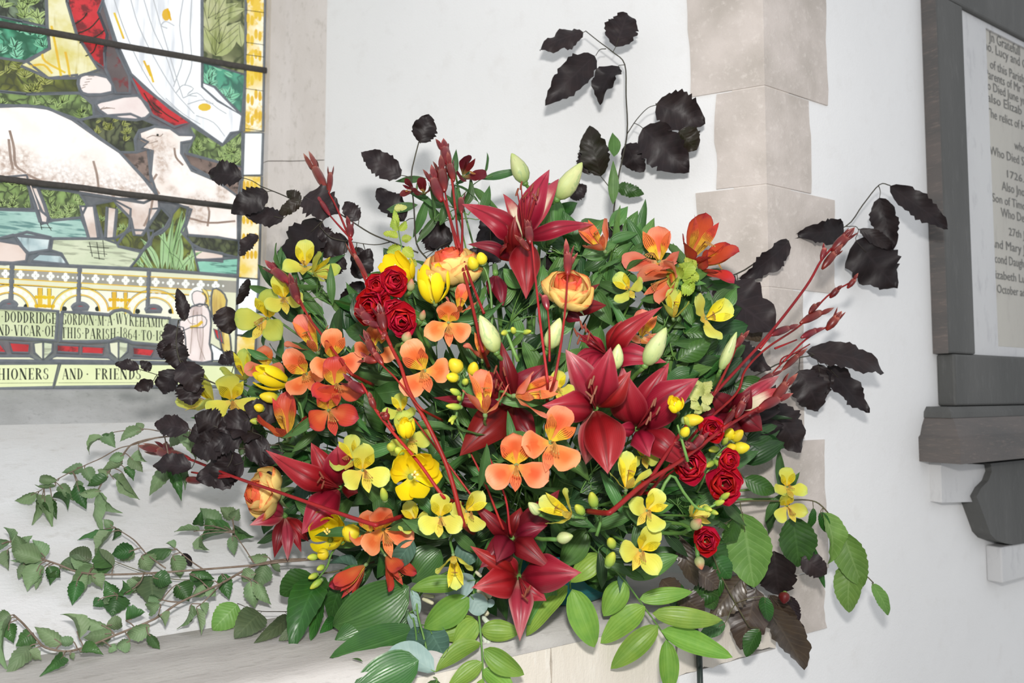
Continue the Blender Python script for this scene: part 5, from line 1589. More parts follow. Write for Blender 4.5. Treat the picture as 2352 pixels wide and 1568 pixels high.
spray('broad_leaf_stem', 'large glossy dark green ribbed leaves overhanging the ledge at lower left', 'foliage',
      [[(1060, 1300, 1.02), (1000, 1330, .97), (950, 1390, .94), (955, 1450, .91), (962, 1530, .88)]],
      [(940, 1346, 762, 1442, 112), (940, 1400, 766, 1470, 104), (958, 1446, 758, 1508, 74), (962, 1516, 805, 1590, 92), (1012, 1262, 944, 1336, 78), (985, 1316, 930, 1300, 40)], 'broad',
      lambda x, y: min(.95, surf(x, y) - .03, .95 - .0004 * max(0, y - 1400)), **dict(AR_, grp=None, cup=(.12, .3), wave=.04, bend=(.06, .14)))
spray('blue_grey_sprig', 'blue grey rounded leaves hanging left of the bowl over the ledge', 'foliage',
      [[(1010, 1290, 1.0), (965, 1345, .94), (958, 1400, .92), (975, 1470, .90), (990, 1540, .885), (1002, 1600, .885)], [(1060, 1300, .97), (1082, 1360, .94), (1100, 1400, .93)]],
      [(1092, 1332, 1016, 1346, 60), (1080, 1366, 1112, 1408, 44), (1116, 1388, 1136, 1382, 18), (944, 1352, 958, 1412, 22), (940, 1408, 966, 1460, 26), (984, 1440, 1020, 1508, 56, 'euca_dark'), (998, 1542, 890, 1494, 58), (950, 1240, 905, 1300, 44, 'euca_dark'), (1030, 1240, 1060, 1215, 30), (1050, 1250, 1092, 1290, 44, 'euca_dark'), (965, 1440, 945, 1500, 40, 'euca_dark'), (1004, 1560, 990, 1600, 40, 'green')],
      'euca', const(.925), **dict(AR_, prof='round', grp=None, petiole=True, cup=(.1, .4)))
spray('lime_sprig', 'lime green leafy tuft between the yellow freesia and the white wall', 'foliage',
      [[(955, 700, 1.05), (935, 620, 1.05), (920, 555, 1.06), (912, 510, 1.06)]],
      [(915, 530, 900, 500, 18), (918, 530, 934, 508, 16), (915, 545, 880, 535, 20), (922, 550, 945, 545, 18), (920, 565, 888, 580, 26), (925, 570, 950, 590, 26), (928, 590, 895, 600, 26), (935, 600, 958, 610, 24), (905, 480, 935, 475, 18, 'lime_pale'), (915, 520, 905, 480, 14)], 'lime', const(1.05), **dict(AR_, grp='lime green tufts', ser=.10, rag=.12, wave=.12, r=2))
spray('lime_sprig', 'frilled lime green bract tuft above the upright yellow alstroemeria at right', 'foliage',
      [[(1520, 760, 1.02), (1545, 700, 1.01), (1562, 640, 1.0)]],
      [(1565, 640, 1535, 612, 40), (1565, 640, 1590, 598, 44), (1568, 645, 1606, 632, 42), (1560, 650, 1532, 645, 34), (1565, 655, 1595, 670, 36), (1560, 665, 1545, 690, 32), (1575, 615, 1600, 600, 36)], 'lime', dm(-.0), **dict(AR_, grp='lime green tufts', ser=.10, rag=.12, wave=.12, r=2))
spray('lime_sprig', 'pale cream and lime bract tuft beside the small yellow freesia bud at right', 'foliage',
      [[(1560, 980, .99), (1590, 940, .98), (1608, 900, .98)]],
      [(1610, 910, 1600, 870, 30), (1612, 910, 1632, 872, 28), (1605, 915, 1580, 900, 26), (1610, 915, 1640, 912, 28), (1605, 925, 1585, 935, 28), (1612, 925, 1632, 940, 26), (1606, 900, 1616, 890, 26), (1600, 935, 1612, 948, 22)], 'lime_pale', dm(-.02), **dict(AR_, grp='lime green tufts', ser=.10, rag=.12, wave=.12, r=2))

# leafy filler stems in the heart of the bouquet
def filler(lab, cx, cy, n, spread, mat='green', alt=None, L=(55, 110), W=(18, 34), off=.06, extra=()):
    lv = list(extra)
    for k in range(n):
        a = random.uniform(0, 6.28)
        rr = spread * math.sqrt(random.random())
        bx, by = cx + rr * math.cos(a), cy + rr * math.sin(a) * .8
        out = math.atan2(by - 1150, bx - 1210) + random.uniform(-1.0, 1.0)
        l = random.uniform(*L)
        lv.append((bx, by, bx + l * math.cos(out), by + l * math.sin(out), random.uniform(*W)))
    tops = [[(1220, 1290, 1.1), ((1220 + cx) / 2, (1250 + cy) / 2, 1.06), (cx, cy)]]
    for k in range(4):
        a = random.uniform(0, 6.28)
        tops.append([(cx, cy), (cx + spread * .5 * math.cos(a), cy + spread * .4 * math.sin(a))])
    f0 = dm(off)
    def f(x, y):
        h = math.sin(x * 12.9898 + y * 78.233) * 43758.5453
        return min(f0(x, y) + (h - math.floor(h)) * .07, surf(x, y) - .03)
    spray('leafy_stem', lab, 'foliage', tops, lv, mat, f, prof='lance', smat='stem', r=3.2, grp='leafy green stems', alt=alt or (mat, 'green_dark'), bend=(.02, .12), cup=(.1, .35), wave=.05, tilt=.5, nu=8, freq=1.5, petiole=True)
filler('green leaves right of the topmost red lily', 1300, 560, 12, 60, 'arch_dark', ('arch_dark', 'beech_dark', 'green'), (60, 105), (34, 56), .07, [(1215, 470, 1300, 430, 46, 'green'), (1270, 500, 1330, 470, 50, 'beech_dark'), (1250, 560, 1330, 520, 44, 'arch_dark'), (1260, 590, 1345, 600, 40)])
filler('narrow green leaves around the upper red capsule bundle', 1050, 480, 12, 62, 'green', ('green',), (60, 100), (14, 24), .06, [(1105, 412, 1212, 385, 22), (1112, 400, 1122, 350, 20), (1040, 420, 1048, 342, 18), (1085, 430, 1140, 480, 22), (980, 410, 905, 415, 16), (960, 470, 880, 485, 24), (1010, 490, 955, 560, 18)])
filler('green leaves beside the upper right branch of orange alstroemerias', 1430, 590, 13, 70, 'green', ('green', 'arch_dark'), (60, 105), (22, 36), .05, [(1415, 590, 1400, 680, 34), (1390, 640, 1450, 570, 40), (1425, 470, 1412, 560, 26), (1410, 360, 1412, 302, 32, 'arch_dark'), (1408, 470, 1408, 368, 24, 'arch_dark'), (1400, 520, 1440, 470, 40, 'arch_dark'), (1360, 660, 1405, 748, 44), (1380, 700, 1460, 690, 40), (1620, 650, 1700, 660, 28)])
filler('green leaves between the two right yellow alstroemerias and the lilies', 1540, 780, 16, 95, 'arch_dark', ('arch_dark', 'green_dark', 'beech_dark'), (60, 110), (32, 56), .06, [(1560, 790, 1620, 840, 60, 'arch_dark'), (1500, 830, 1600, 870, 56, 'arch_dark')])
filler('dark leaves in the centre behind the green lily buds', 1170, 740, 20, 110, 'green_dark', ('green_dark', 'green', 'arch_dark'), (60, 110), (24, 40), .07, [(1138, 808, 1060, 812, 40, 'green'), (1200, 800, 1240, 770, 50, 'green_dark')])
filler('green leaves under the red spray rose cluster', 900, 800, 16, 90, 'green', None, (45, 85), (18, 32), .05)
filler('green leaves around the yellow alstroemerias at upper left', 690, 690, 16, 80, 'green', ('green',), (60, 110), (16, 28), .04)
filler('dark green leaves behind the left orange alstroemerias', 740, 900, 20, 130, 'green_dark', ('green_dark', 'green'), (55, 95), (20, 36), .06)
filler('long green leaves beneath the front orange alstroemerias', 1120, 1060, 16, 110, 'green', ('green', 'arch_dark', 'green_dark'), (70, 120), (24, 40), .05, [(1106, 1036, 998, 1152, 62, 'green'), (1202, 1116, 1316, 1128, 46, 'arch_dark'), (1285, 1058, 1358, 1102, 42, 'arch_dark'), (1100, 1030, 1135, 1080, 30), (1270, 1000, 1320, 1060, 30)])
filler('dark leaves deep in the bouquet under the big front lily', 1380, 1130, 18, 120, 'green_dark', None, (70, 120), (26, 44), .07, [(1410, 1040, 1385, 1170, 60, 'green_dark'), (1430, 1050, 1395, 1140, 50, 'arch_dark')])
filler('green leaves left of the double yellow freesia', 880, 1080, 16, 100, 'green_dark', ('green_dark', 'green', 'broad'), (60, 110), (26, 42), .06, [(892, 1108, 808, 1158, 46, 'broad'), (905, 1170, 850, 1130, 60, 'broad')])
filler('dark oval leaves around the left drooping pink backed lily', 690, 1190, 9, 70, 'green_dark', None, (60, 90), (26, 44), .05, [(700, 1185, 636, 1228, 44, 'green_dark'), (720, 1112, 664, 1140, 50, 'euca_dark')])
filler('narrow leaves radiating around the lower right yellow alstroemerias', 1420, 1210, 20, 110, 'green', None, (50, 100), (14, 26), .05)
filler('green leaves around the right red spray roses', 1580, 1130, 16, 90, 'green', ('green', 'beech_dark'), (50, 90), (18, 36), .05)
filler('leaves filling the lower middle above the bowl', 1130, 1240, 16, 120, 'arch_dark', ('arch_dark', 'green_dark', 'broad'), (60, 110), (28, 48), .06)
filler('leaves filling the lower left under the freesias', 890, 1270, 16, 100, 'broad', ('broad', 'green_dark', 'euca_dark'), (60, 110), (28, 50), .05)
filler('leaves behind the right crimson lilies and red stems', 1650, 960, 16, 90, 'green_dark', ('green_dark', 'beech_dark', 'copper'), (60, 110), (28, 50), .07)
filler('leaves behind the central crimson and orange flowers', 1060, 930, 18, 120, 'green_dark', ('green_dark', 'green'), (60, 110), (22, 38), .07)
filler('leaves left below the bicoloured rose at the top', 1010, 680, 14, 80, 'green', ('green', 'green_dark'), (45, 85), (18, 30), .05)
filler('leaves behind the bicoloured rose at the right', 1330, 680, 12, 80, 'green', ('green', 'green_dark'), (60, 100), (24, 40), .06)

def deep(lab, x0, x1, y0, y1, n, off, mats, L=(70, 130), W=(34, 60)):
    lv = []
    while len(lv) < n:
        x, y = random.uniform(x0, x1), random.uniform(y0, y1)
        if ((x - 1190) / 560) ** 2 + ((y - 950) / 400) ** 2 > 1:
            continue
        a = math.atan2(y - 1180, x - 1210) + random.uniform(-1.2, 1.2)
        l = random.uniform(*L)
        lv.append((x, y, x + l * math.cos(a), y + l * math.sin(a), random.uniform(*W)))
    f0 = dm(off)
    def f(x, y):
        h = math.sin(x * 12.9898 + y * 78.233) * 43758.5453
        return min(f0(x, y) + (h - math.floor(h)) * .05, surf(x, y) - .03)
    cx, cy = (x0 + x1) / 2, (y0 + y1) / 2
    tops = [[(1220, 1290, 1.12), (cx * .5 + 610, cy * .5 + 620, 1.08), (cx, cy)]] + [[(cx, cy), (lv[k][0], lv[k][1])] for k in range(0, n, 7)]
    spray('leafy_stem', lab, 'foliage', tops, lv, mats[0], f, prof='ovate', smat='stem', r=3.0, grp='leafy green stems', alt=mats, bend=(.02, .12), cup=(.1, .3), wave=.05, tilt=.45, nu=8, freq=1.5, petiole=False)
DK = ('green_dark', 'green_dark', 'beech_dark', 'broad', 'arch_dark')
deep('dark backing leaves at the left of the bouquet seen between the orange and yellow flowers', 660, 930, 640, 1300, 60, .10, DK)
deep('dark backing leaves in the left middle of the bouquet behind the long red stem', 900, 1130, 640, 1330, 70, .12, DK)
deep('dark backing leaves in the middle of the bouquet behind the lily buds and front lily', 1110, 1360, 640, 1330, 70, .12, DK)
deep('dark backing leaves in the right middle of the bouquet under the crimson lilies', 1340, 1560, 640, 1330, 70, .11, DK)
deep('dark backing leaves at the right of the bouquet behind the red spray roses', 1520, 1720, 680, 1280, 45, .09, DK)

filler('green leaves and tiny twigs under the far left yellow alstroemeria', 600, 985, 22, 90, 'green', ('green', 'green_dark', 'plum_dark'), (45, 80), (18, 32), .03)
filler('green leaves between the far left freesia and the orange cluster', 650, 880, 16, 90, 'green', ('green', 'green', 'green_dark'), (45, 80), (14, 24), .03)
filler('dark leaves around the left crimson lily and the far left rose', 700, 1080, 18, 110, 'green_dark', ('green_dark', 'broad'), (60, 100), (26, 44), .05)
filler('leaves right of the upper right orange alstroemerias', 1600, 670, 12, 80, 'green', ('green', 'arch_dark'), (50, 90), (18, 32), .03)
# ------------------------------------------------------------------ lilies
lily('topmost crimson lily, its petals flung wide against the white wall', 1207, 528,
     [(1098, 462, 66, -.02, .30), (1258, 392, 62, -.005, .12), (1340, 500, 42, -.01, .35), (1213, 668, 72, -.045, .10, 'lily', 1212, 548), (1160, 440, 34, .02, .2, 'lily_back'), (1282, 398, 44, .025, .2, 'lily_back')],
     stam=[(1197, 425), (1207, 448), (1222, 430), (1228, 452), (1188, 440), (1236, 440)], off=-.02, mat='lily', fx=.1, fy=.45)
lily('half open crimson lily below and left of the topmost lily', 1165, 575,
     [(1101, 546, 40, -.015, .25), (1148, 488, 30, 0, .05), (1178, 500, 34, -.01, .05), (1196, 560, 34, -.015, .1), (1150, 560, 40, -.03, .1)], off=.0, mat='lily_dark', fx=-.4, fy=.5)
lily('crimson lily at upper right with its long petals curling right', 1385, 800,
     [(1470, 716, 54, -.03, .35), (1496, 812, 62, -.03, .28), (1322, 820, 40, -.01, .05), (1352, 848, 46, -.03, .1), (1420, 740, 50, .0, .1), (1335, 770, 34, .02, .2)],
     stam=[(1322, 762), (1335, 745), (1345, 752), (1352, 772), (1330, 780)], off=-.01, fx=-.2, fy=.3)
lily('large front crimson lily with a pointed petal hanging straight down', 1368, 938,
     [(1304, 808, 70, .0, .05, 'lily_pink'), (1400, 818, 78, -.03, .08), (1440, 862, 60, -.01, .12), (1272, 932, 76, -.025, .12), (1393, 1078, 100, -.03, .05), (1345, 1070, 60, .03, .1, 'lily_pink')],
     stam=[(1355, 880), (1362, 872), (1368, 895), (1352, 905), (1360, 915)], off=-.035, anth='pale_anther', deep=.03)
lily('wide dark crimson lily right of the large front lily', 1462, 985,
     [(1430, 862, 86, -.02, .12), (1535, 838, 66, -.0, .05), (1592, 876, 100, -.02, .08), (1568, 1060, 72, -.01, .30), (1486, 1032, 60, -.02, .1), (1420, 985, 36, -.02, .1, 'lily')],
     stam=[(1500, 925), (1512, 942), (1494, 955), (1505, 922), (1488, 965)], off=-.005, anth='pale_anther', mat='lily', deep=.035)
lily('crimson lily half hidden behind the two orange side facing alstroemerias', 1180, 930,
     [(1152, 796, 44, -.01, .1), (1002, 916, 36, -.0, .1), (1066, 1030, 88, -.03, .12), (1085, 855, 70, .0, .1), (1252, 846, 80, -.0, .1), (1225, 1005, 66, -.0, .1)],
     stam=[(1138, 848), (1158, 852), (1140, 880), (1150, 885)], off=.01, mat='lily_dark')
lily('dark crimson lily at left with a bent petal behind the bicoloured rose', 780, 1120,
     [(636, 1056, 60, -.03, .32), (720, 1022, 56, .0, .1), (776, 1036, 76, -.02, .06), (702, 1214, 74, -.03, .12), (812, 1128, 46, -.0, .1)],
     stam=[(735, 1100), (742, 1112), (738, 1090)], off=-.01, mat='lily')
lily('pink streaked drooping lily under the left bicoloured rose', 655, 1185,
     [(583, 1202, 36, -.02, .1, 'lily_pink'), (632, 1272, 34, -.01, .15, 'lily_dark'), (660, 1278, 32, -.015, .1, 'lily_pink'), (690, 1262, 26, -.0, .1, 'lily'), (612, 1168, 42, -.01, .05, 'lily_pink'), (706, 1240, 34, .01, .1)], off=.0, mat='lily')
lily('dark crimson lily facing down just above the bowl', 1176, 1236,
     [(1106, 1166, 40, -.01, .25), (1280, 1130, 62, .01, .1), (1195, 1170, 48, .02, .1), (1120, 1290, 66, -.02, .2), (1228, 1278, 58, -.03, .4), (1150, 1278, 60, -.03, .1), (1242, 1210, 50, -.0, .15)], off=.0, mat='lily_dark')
lily('lowest crimson lily, its rounded petals hanging before the teal bowl', 1192, 1325,
     [(1090, 1262, 46, -.005, .1), (1116, 1338, 78, -.03, .2), (1312, 1318, 88, -.03, .12), (1193, 1448, 58, -.035, .15, 'lily_pink'), (1246, 1370, 60, -.0, .2), (1150, 1278, 50, .01, .1)],
     stam=[(1208, 1360), (1215, 1352), (1205, 1372)], off=-.01, mat='lily')
lily('dark crimson lily behind the red stems at right', 1680, 945,
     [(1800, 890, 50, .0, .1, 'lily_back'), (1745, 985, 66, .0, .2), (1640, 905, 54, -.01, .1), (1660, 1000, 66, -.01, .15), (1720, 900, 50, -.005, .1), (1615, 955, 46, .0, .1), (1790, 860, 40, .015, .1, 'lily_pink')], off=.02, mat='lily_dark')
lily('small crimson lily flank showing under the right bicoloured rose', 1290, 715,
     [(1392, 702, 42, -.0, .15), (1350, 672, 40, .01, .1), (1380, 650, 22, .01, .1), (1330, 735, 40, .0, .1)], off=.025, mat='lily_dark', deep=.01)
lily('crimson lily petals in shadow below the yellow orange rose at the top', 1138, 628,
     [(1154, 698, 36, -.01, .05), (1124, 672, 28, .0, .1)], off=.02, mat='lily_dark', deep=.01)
LB = 'flower bud'
for a in (('pale green lily bud beside the top right of the topmost lily', 1280, 456, 1337, 373, 46, -.0), ('pale green lily bud standing upright behind the topmost lily', 1206, 420, 1175, 352, 40, .03),
          ('fat pale green lily bud leaning left in the centre of the bouquet', 1140, 808, 1102, 724, 44, -.02), ('pale green lily bud between the two central red stems', 1260, 800, 1286, 730, 40, -.01),
          ('long pale green lily bud right of the curling crimson lily', 1482, 838, 1530, 752, 44, -.04), ('short pale green lily bud above the large front lily', 1412, 848, 1421, 790, 32, -.05),
          ('small green lily bud over the dark lily near the bowl', 1238, 1178, 1214, 1154, 26, -.03), ('small striped green lily bud right of the lower lilies', 1280, 1238, 1316, 1230, 28, -.03),
          ('slender pale bud crossed by the red stems at right', 1655, 850, 1692, 762, 26, .0)):
    spindle_bud('lily_bud', a[0], LB, *a[1:6], off=a[6])

# ------------------------------------------------------------------ roses
rose('yellow rose with orange red rims facing up at right of the topmost lily', 1306, 656, 66, .12, 1.05, off=-.03, open_=.9)
rose('yellow and orange rose seen from the side behind the top freesias', 1036, 596, 72, -.35, 1.9, off=-.0, open_=1.0)
rose('yellow rose with red rims at far left facing the window', 592, 1132, 62, -1.25, .05, off=-.04, open_=.9)
for a in (('red spray rose at the top right of the left cluster', 906, 646, 36, .2, .25), ('red spray rose at the top left of the left cluster', 866, 656, 36, -.2, .4), ('largest red spray rose of the left cluster', 848, 702, 44, -.25, .1),
          ('red spray rose lowest in the left cluster above the orange alstroemeria', 922, 738, 40, .1, -.1), ('red spray rose half hidden inside the left cluster', 905, 712, 28, .3, .0),
          ('open red spray rose under the red stems at lower right', 1584, 1070, 42, -.1, .2), ('tall red spray rose at the right edge of the lower right cluster', 1664, 1112, 46, .2, .1), ('small red spray rose topmost in the lower right cluster', 1676, 1056, 28, .5, -.1),
          ('single small red spray rose by the dark green beech leaves', 1622, 1242, 34, .15, .1), ('red spray rose in shadow behind the yellow freesia buds at right', 1636, 985, 32, .1, .3)):
    rose(*a, kind='red', n=14, name='spray_rose', off=-.03)
for a in (('tiny pink green rosebud hanging below the single red spray rose', 1603, 1278, 1612, 1308, 24), ('green rosebud between the lower right red roses and yellow petals', 1590, 1212, 1610, 1192, 26),
          ('green rosebud under the left red spray rose cluster', 930, 784, 940, 762, 24), ('green rosebud right of the left red spray rose cluster', 942, 668, 946, 640, 18), ('rosebud right of the lowest left red spray rose', 968, 735, 974, 712, 16)):
    spindle_bud('rosebud', a[0], LB, *a[1:], mat='rosebud', off=-.03, grp='rosebuds', lobes=0)
for a in (('maroon berry bud hanging over the bronze beech leaves', 1803, 1360, 1800, 1386, 26),):
    spindle_bud('maroon_bud', a[0], LB, *a[1:], mat='dark_bud', off=.02, grp='maroon buds', lobes=3, stalk=a[1] < 1500)

# ------------------------------------------------------------------ alstroemerias
for a in (('dark maroon alstroemeria half open at the very top near the red capsules', 1076, 392, 34, 20, .5, .5, 'd', .02), ('small maroon alstroemeria bud left of the upper red capsules', 970, 434, 24, 0, -.2, .5, 'd', .02),
          ('smallest maroon alstroemeria bud at the far left of the upper red capsules', 938, 434, 20, 0, -.9, .3, 'd', .02)):
    alstro(*a, closed=.5, tube_l=.8, nleaf=1)
for a in (('orange alstroemeria in full face at the front centre', 1186, 1066, 68, 0, 0, .05, 'o', -.055), ('orange alstroemeria turned right beside the large front lily', 1274, 1012, 72, -22, .25, .1, 'o', -.055),
          ('orange alstroemeria crossed by a red stem left of centre', 968, 848, 64, 25, -.2, .1, 'o', -.04), ('orange alstroemeria below the yellow freesia trumpet', 1030, 744, 52, 0, 0, -.1, 'o', -.04),
          ('orange alstroemeria opening upward over the half hidden lily', 1112, 912, 62, 10, -.1, 1.7, 'p', -.045), ('orange alstroemeria opening right toward the large front lily', 1220, 902, 62, -60, 1.4, .25, 'p', -.045),
          ('orange alstroemeria highest in the left cluster facing right', 772, 818, 56, 15, .25, .2, 'o', -.02), ('orange alstroemeria at the left of the left cluster', 696, 856, 54, 35, -.25, .1, 'o', -.015),
          ('red orange alstroemeria in the middle of the left cluster', 772, 878, 56, 10, .1, .3, 'r', -.04), ('red orange alstroemeria lowest of the left cluster facing forward', 758, 944, 58, 10, .1, -.05, 'r', -.045),
          ('red orange alstroemeria cupped upward beside the yellow one at far left', 652, 972, 62, 0, -.3, 1.1, 'r', -.03), ('salmon alstroemeria seen from behind at the top of the left cluster', 712, 778, 56, 20, -.6, 1.0, 'p', .01),
          ('blurred orange alstroemeria behind the yellow freesia at far left', 608, 836, 42, 0, -.2, .3, 'p', .03), ('orange alstroemeria in shadow under the left red roses', 862, 792, 46, 0, .2, .3, 'o', .03),
          ('orange alstroemeria opening up behind the central one', 1058, 695, 40, 0, .2, 1.0, 'p', .0), ('orange alstroemeria trumpet pointing left below the tall beech branch', 1372, 550, 50, 40, -.7, 1.1, 'p', .0),
          ('salmon alstroemeria at the left of the upper right cluster', 1502, 580, 66, -20, -.4, .7, 'p', .0), ('red orange alstroemeria at the right of the upper right cluster', 1606, 570, 74, 0, .5, .7, 'r', .0),
          ('salmon alstroemeria trumpet under the upper right cluster', 1528, 640, 58, -40, -.8, -.3, 'p', .0), ('second red orange alstroemeria at the far right of the upper right cluster', 1632, 605, 54, -30, .9, .3, 'r', .01),
          ('salmon alstroemeria behind the curling crimson lily', 1482, 760, 50, 0, .4, .6, 'p', .01), ('salmon alstroemeria tube behind the fat lily bud', 1106, 800, 40, 0, -.1, 1.5, 'p', .015),
          ('orange alstroemeria with two ear like petals at lower left', 884, 1222, 58, 15, .1, -.2, 'o', -.03), ('orange alstroemeria left of the lower left pair behind the freesia', 845, 1218, 46, 0, -.2, .2, 'o', -.01)):
    alstro(*a)
for a in (('orange alstroemeria hanging closed below the lower left pair', 910, 1308, 40, 0, .8, -1.1, 'r', -.02), ('orange alstroemeria bud drooping left over the dark leaves', 802, 1335, 44, 0, -1.2, -1.2, 'r', -.02)):
    alstro(*a, closed=.9, tube_l=1.1)
for a in (('yellow alstroemeria in full face at far left above the plum twigs', 533, 918, 58, 10, 0, .05, 'y', -.04), ('yellow alstroemeria in profile at the far left edge', 466, 916, 48, -20, -.8, .4, 'y', -.0),
          ('yellow alstroemeria half hidden over the left freesia', 556, 850, 44, 0, -.3, .9, 'g', .02), ('blurred yellow green alstroemeria against the window edge', 604, 728, 58, -20, -.3, .1, 'g', .01),
          ('yellow alstroemeria behind a red capsule at upper left', 650, 680, 44, 10, -.1, .2, 'y', .0), ('yellow alstroemeria at the top of the upper left group', 698, 598, 46, 0, -.1, .6, 'y', .01),
          ('yellow alstroemeria in profile at the right of the upper left group', 738, 620, 40, 40, .9, .4, 'g', .02), ('yellow alstroemeria in full face left of the double freesia', 838, 1078, 54, 10, .15, .05, 'y', -.05),
          ('yellow alstroemeria turned away behind the left freesia petals', 800, 1045, 46, 0, -.5, .5, 'g', -.01), ('lime yellow alstroemeria framing the tall freesia bud', 938, 1000, 50, 20, .2, .2, 'g', -.005),
          ('lime yellow alstroemeria above the tall freesia bud', 918, 936, 36, 0, -.2, .5, 'g', .0), ('yellow alstroemeria in full face below the double freesia', 1012, 1186, 50, 0, .05, .05, 'y', -.06),
          ('yellow alstroemeria right of the lower full face one', 1082, 1172, 46, -30, .5, .1, 'y', -.03), ('yellow alstroemeria left of the lower full face one', 948, 1188, 38, 20, -.3, .3, 'y', -.02),
          ('yellow alstroemeria hanging down over the blue grey leaves', 1044, 1302, 46, 180, .1, -.9, 'y', -.05), ('yellow alstroemeria with dark strokes beside the large front lily', 1283, 888, 36, 0, .0, .3, 'y', -.02),
          ('yellow alstroemeria trumpet opening up above the lower right pair', 1442, 1094, 52, 0, .2, 1.3, 'y', -.05), ('upper yellow alstroemeria of the lower right pair', 1494, 1170, 48, -40, .3, .1, 'y', -.06),
          ('lower yellow alstroemeria of the lower right pair', 1478, 1264, 54, -30, .25, .0, 'y', -.06), ('yellow alstroemeria trumpet facing left over the arching leaves', 1288, 1172, 50, 50, -1.2, .6, 'y', -.05),
          ('yellow alstroemeria standing at right before the dark beech leaves', 1640, 722, 54, -60, .7, .35, 'y', -.02), ('yellow alstroemeria tube under the frilled lime tuft', 1548, 706, 40, 0, .1, 1.3, 'g', .0),
          ('lime yellow alstroemeria petal right of the bicoloured rose', 1438, 658, 38, 30, -.4, .4, 'g', .0), ('upper yellow alstroemeria on the thin stalks at far right', 1812, 1112, 36, 0, .2, .3, 'y', .02),
          ('lower yellow alstroemeria on the thin stalks at far right', 1812, 1166, 36, 20, .2, -.2, 'y', .02), ('lime green alstroemeria in shadow right of the front lily tip', 1480, 1045, 34, 0, .3, .2, 'g', .03),
          ('withered yellow petals above the single red spray rose', 1606, 1184, 34, 60, .8, .2, 'y', .0)):
    alstro(*a)

# ------------------------------------------------------------------ freesias
freesia('double yellow freesia in full face at the centre left', 952, 1090, 56, .1, .05, off=-.06, n2=3, green=[(885, 1150, 878, 1120, 18)])
freesia('tall closed yellow freesia bud above the double freesia', 934, 985, 30, -.1, 1.2, off=-.05, open_=.1, tubel=1.0, green=[(905, 1030, 892, 1022, 22), (925, 1040, 908, 1030, 20)])
freesia('open yellow freesia at lower left with two cupped blooms', 752, 1222, 48, -.1, .25, off=-.04, open_=.75, n2=2, buds=[(752, 1268, 730, 1278, 28), (822, 1232, 788, 1214, 42)], green=[(730, 1278, 706, 1280, 16), (744, 1300, 728, 1308, 14), (730, 1318, 708, 1328, 14), (740, 1330, 712, 1352, 16)],
        stem=[(950, 1212), (860, 1232), (790, 1244), (762, 1270), (752, 1300), (730, 1330)])
freesia('yellow freesia trumpet at far left opening left', 612, 862, 34, -1.3, .5, off=-.03, open_=.35, tubel=1.8, buds=[(640, 916, 596, 908, 26), (605, 940, 584, 932, 20)], green=[(600, 968, 574, 966, 16)], stem=[(700, 1000), (690, 930), (665, 905), (640, 916)])
freesia('yellow freesia behind the left red spray roses at the top', 912, 618, 46, -.6, .6, off=.0, open_=.7, tubel=1.2)
freesia('yellow freesia trumpet pointing up left of the side view rose', 992, 640, 42, -.2, 1.5, off=-.02, open_=.55, tubel=1.6, buds=[(1092, 618, 1080, 590, 26), (1110, 606, 1102, 580, 26)], stem=[(1130, 800), (1128, 680), (1115, 620), (1100, 610)])
freesia('single small yellow freesia opening at right of the dark crimson lily', 1552, 930, 28, -.1, .7, off=-.085, open_=.2, tubel=.9, buds=[(1568, 966, 1616, 962, 28), (1568, 1000, 1580, 982, 22)], green=[(1590, 978, 1572, 958, 18)], stem=[(1580, 1060), (1566, 1010), (1556, 975)])
freesia('cluster of round yellow freesia buds at right above the red roses', 1682, 1000, 16, .3, .3, off=-.0, open_=.1, tubel=.8, buds=[(1682, 1012, 1706, 988, 24), (1672, 1008, 1680, 984, 24), (1684, 1030, 1722, 1026, 28), (1672, 1032, 1690, 1024, 22)], green=[(1660, 1020, 1672, 1004, 14), (1650, 1030, 1628, 1034, 16), (1648, 1048, 1670, 1044, 14), (1640, 1060, 1622, 1072, 14), (1640, 1054, 1660, 1074, 14)],
        stem=[(1600, 1130), (1632, 1070), (1650, 1040), (1680, 1016)])
freesia('small yellow freesia buds in a row at the centre', 1046, 838, 15, -.3, .6, off=-.03, open_=.05, tubel=.8, buds=[(1058, 852, 1034, 826, 34), (1052, 868, 1026, 864, 24), (1084, 860, 1090, 832, 26)], green=[(1066, 880, 1072, 872, 16), (1056, 905, 1034, 894, 16), (1060, 935, 1024, 932, 16), (1048, 955, 1030, 968, 12), (1040, 955, 1038, 975, 10), (1058, 918, 1052, 910, 12)],
        stem=[(1080, 1050), (1048, 960), (1062, 915), (1068, 875), (1060, 852)])
for i, (lab, st, gb) in enumerate((('zigzag green freesia stalk with tiny buds below the right spray roses', [(1500, 1170), (1540, 1092), (1570, 1130), (1604, 1168), (1640, 1160), (1672, 1132)], [(1640, 1158, 1664, 1150, 14), (1655, 1146, 1676, 1132, 14), (1616, 1165, 1636, 1172, 14), (1630, 1172, 1650, 1180, 12)]),
                                 ('short green freesia stalk with tiny buds beside the central lily bud', [(1190, 830), (1170, 780), (1165, 760), (1200, 762), (1225, 765)], [(1165, 762, 1152, 766, 14), (1182, 764, 1176, 752, 14), (1200, 764, 1220, 760, 12)]),
                                 ('short stalk with two pale green alstroemeria buds at lower right', [(1370, 1230), (1380, 1190), (1364, 1160)], [(1366, 1165, 1358, 1130, 24), (1340, 1180, 1322, 1160, 22), (1408, 1256, 1400, 1236, 22), (1395, 1300, 1410, 1268, 24)]))):
    d = dome(st[0][0], st[0][1], -.03)
    t = thing('budding_stalk', lab, 'stem', P(st[0][0], st[0][1], d), 'budding green stalks')
    part('stalk', M['stem'], t, tube([P(x, y, d) for x, y in st], .0022, .0013, 6, 3))
    bud_row(t, d, gb, 'fre_green')

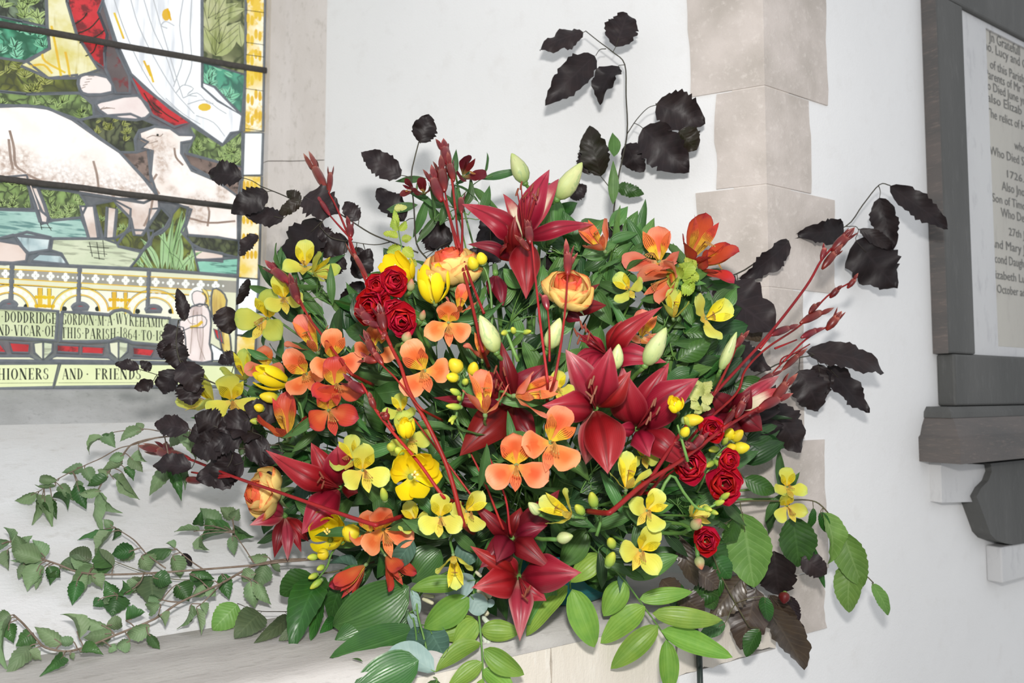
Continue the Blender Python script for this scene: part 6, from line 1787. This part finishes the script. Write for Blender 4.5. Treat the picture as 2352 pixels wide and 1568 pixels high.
# ------------------------------------------------------------------ red capsule stems
paw('red capsule stem leaning left against the jamb stone, two long capsules at its tip', [(880, 720), (838, 640), (802, 545), (770, 470), (745, 425)], [(752, 440, 708, 358, 24, 4), (756, 442, 760, 378, 16, 2), (806, 545, 802, 505, 20), (758, 495, 728, 448, 14), (845, 640, 800, 560, 14, 2)],
    [[(808, 550), (780, 520), (758, 495)], [(820, 590), (806, 570), (800, 540)]], r=5, off=.0)
paw('tall red capsule bundle above the side view rose with three bright stalks', [(1105, 790), (1075, 660), (1052, 580), (1030, 490), (1012, 440)], [(1014, 462, 988, 388, 30, 4), (1021, 440, 1012, 368, 28, 4), (1030, 380, 1016, 322, 28, 4), (1042, 416, 1028, 360, 22, 3), (1060, 490, 1058, 440, 18, 1)],
    [[(1112, 720), (1080, 640), (1055, 560), (1045, 470), (1040, 415)], [(1056, 570), (1034, 500), (1022, 440)], [(1060, 590), (1062, 520), (1060, 480)], [(1046, 480), (1040, 430), (1032, 380)]], r=5.4, off=-.01)
paw('red capsule stem at far upper left over the yellow alstroemerias', [(800, 850), (740, 770), (710, 730), (690, 690), (665, 645)], [(668, 652, 610, 604, 26, 3), (686, 695, 664, 632, 26, 3), (688, 698, 676, 668, 16, 2)], [[(700, 715), (688, 695)]], r=4.6, off=-.03)
paw('long bright red stem curving from the left roses down to the bowl', [(1060, 1190), (1030, 1080), (985, 980), (940, 900), (920, 840), (895, 790), (880, 755)], [(862, 748, 818, 706, 26, 4), (884, 760, 870, 700, 28, 3), (888, 762, 878, 780, 16, 2), (876, 750, 838, 738, 20, 2)], [[(898, 795), (888, 770), (884, 755)], [(880, 770), (866, 750)]], r=6.5, off=-.045, r1=4)
paw('red capsule stem left of centre ending among the orange alstroemerias', [(1010, 1130), (960, 1060), (900, 990), (862, 940), (842, 900), (830, 880)], [(838, 902, 788, 868, 26, 3), (862, 940, 846, 900, 18, 2), (892, 964, 878, 944, 22, 4)], [[(905, 990), (896, 975), (890, 962)], [(870, 948), (862, 938)]], r=5, off=-.055)
paw('red capsule stem in shadow crossing beside the shaded orange alstroemeria', [(960, 930), (910, 870), (880, 840), (862, 815)], [(862, 820, 836, 762, 22, 3), (866, 830, 826, 820, 22, 3), (880, 838, 852, 798, 18, 3)], [], r=3.4, off=-.05)
paw('long red capsule stem pointing left across the far left bicoloured rose', [(850, 1202), (740, 1165), (640, 1130), (540, 1096), (440, 1056), (400, 1045)], [(436, 1054, 328, 1026, 28, 4), (400, 1045, 368, 1010, 20, 2), (470, 1104, 414, 1100, 20, 1)], [[(530, 1093), (500, 1097), (468, 1104)], [(525, 1092), (480, 1090), (440, 1084)]], r=6, off=-.075, r1=3.5)
paw('upright red stem in front of the topmost lily', [(1256, 860), (1242, 750), (1230, 640), (1222, 560), (1215, 530)], [(1218, 560, 1212, 505, 24, 4), (1215, 575, 1188, 540, 18, 2), (1258, 712, 1246, 664, 20, 1)], [[(1262, 830), (1262, 760), (1258, 710)]], r=4, off=-.06)
paw('upright red stem in front of the right bicoloured rose', [(1276, 860), (1290, 780), (1300, 690), (1304, 620)], [(1304, 632, 1304, 560, 24, 3), (1306, 615, 1324, 580, 12, 1)], [], r=4, off=-.075)
rd = lambda o: (lambda x, y: min(.86 + .26 * max(0, min(1, (x - 1400) / 500)) + o, surf(x, y) - .06))
paw('longest red capsule stem reaching up right toward the tablet', [(1480, 1120), (1560, 1000), (1640, 905), (1760, 775), (1850, 660), (1885, 600), (1910, 570)], [(1888, 618, 1932, 562, 20, 3), (1910, 578, 1962, 524, 26, 4), (1886, 600, 1898, 555, 14, 1), (1770, 770, 1830, 745, 20, 1), (1686, 800, 1716, 760, 18, 2)], [[(1745, 800), (1775, 765), (1800, 755)], [(1640, 905), (1670, 845), (1690, 800)]], r=6, df=rd(0))
paw('second long red capsule stem below the longest at right', [(1500, 1120), (1600, 990), (1690, 905), (1712, 850), (1760, 800), (1840, 745), (1900, 680), (1950, 650)], [(1946, 662, 1972, 630, 14, 1), (1906, 684, 1934, 652, 16, 1), (1838, 742, 1906, 706, 22, 1), (1858, 720, 1880, 690, 14, 1), (1898, 758, 1936, 712, 22, 3), (1840, 775, 1888, 752, 18, 2)], [[(1800, 830), (1850, 780), (1900, 750)], [(1780, 800), (1830, 780)]], r=4.6, df=rd(.02))
paw('red capsule stem low at right with a bright split capsule', [(1410, 1170), (1480, 1110), (1560, 1060), (1640, 1000), (1700, 960), (1745, 935)], [(1740, 940, 1812, 902, 26, 3), (1770, 930, 1822, 858, 26, 2), (1690, 960, 1716, 905, 22, 2), (1600, 1028, 1562, 1018, 22, 4), (1590, 1030, 1624, 990, 22, 3)], [[(1660, 985), (1680, 968)], [(1740, 938), (1760, 930), (1775, 922)]], r=7, df=rd(-.03), r1=4)
paw('thin red capsule stem between the long ones at right', [(1520, 1100), (1600, 1040), (1660, 975), (1720, 920), (1800, 830), (1860, 790)], [(1660, 980, 1700, 925, 18, 2), (1796, 850, 1850, 800, 16, 2), (1740, 880, 1790, 850, 16, 1)], [[(1790, 842), (1800, 820), (1850, 805)]], r=3.6, df=rd(.03))
stems_extra = [[(1150, 1200), (1110, 1100), (1060, 1000)], [(1170, 1210), (1160, 1140), (1120, 1040)], [(1130, 1200), (1040, 1080), (950, 960)]]
for k, (s, lab) in enumerate(zip(stems_extra, ('bare red stalk in the shaded heart of the bouquet, middle one', 'bare red stalk in the shaded heart of the bouquet, right one', 'bare red stalk in the shaded heart of the bouquet, left one'))):
    paw(lab, s, [], [], r=4, off=-.0, grp='bare red stalks')
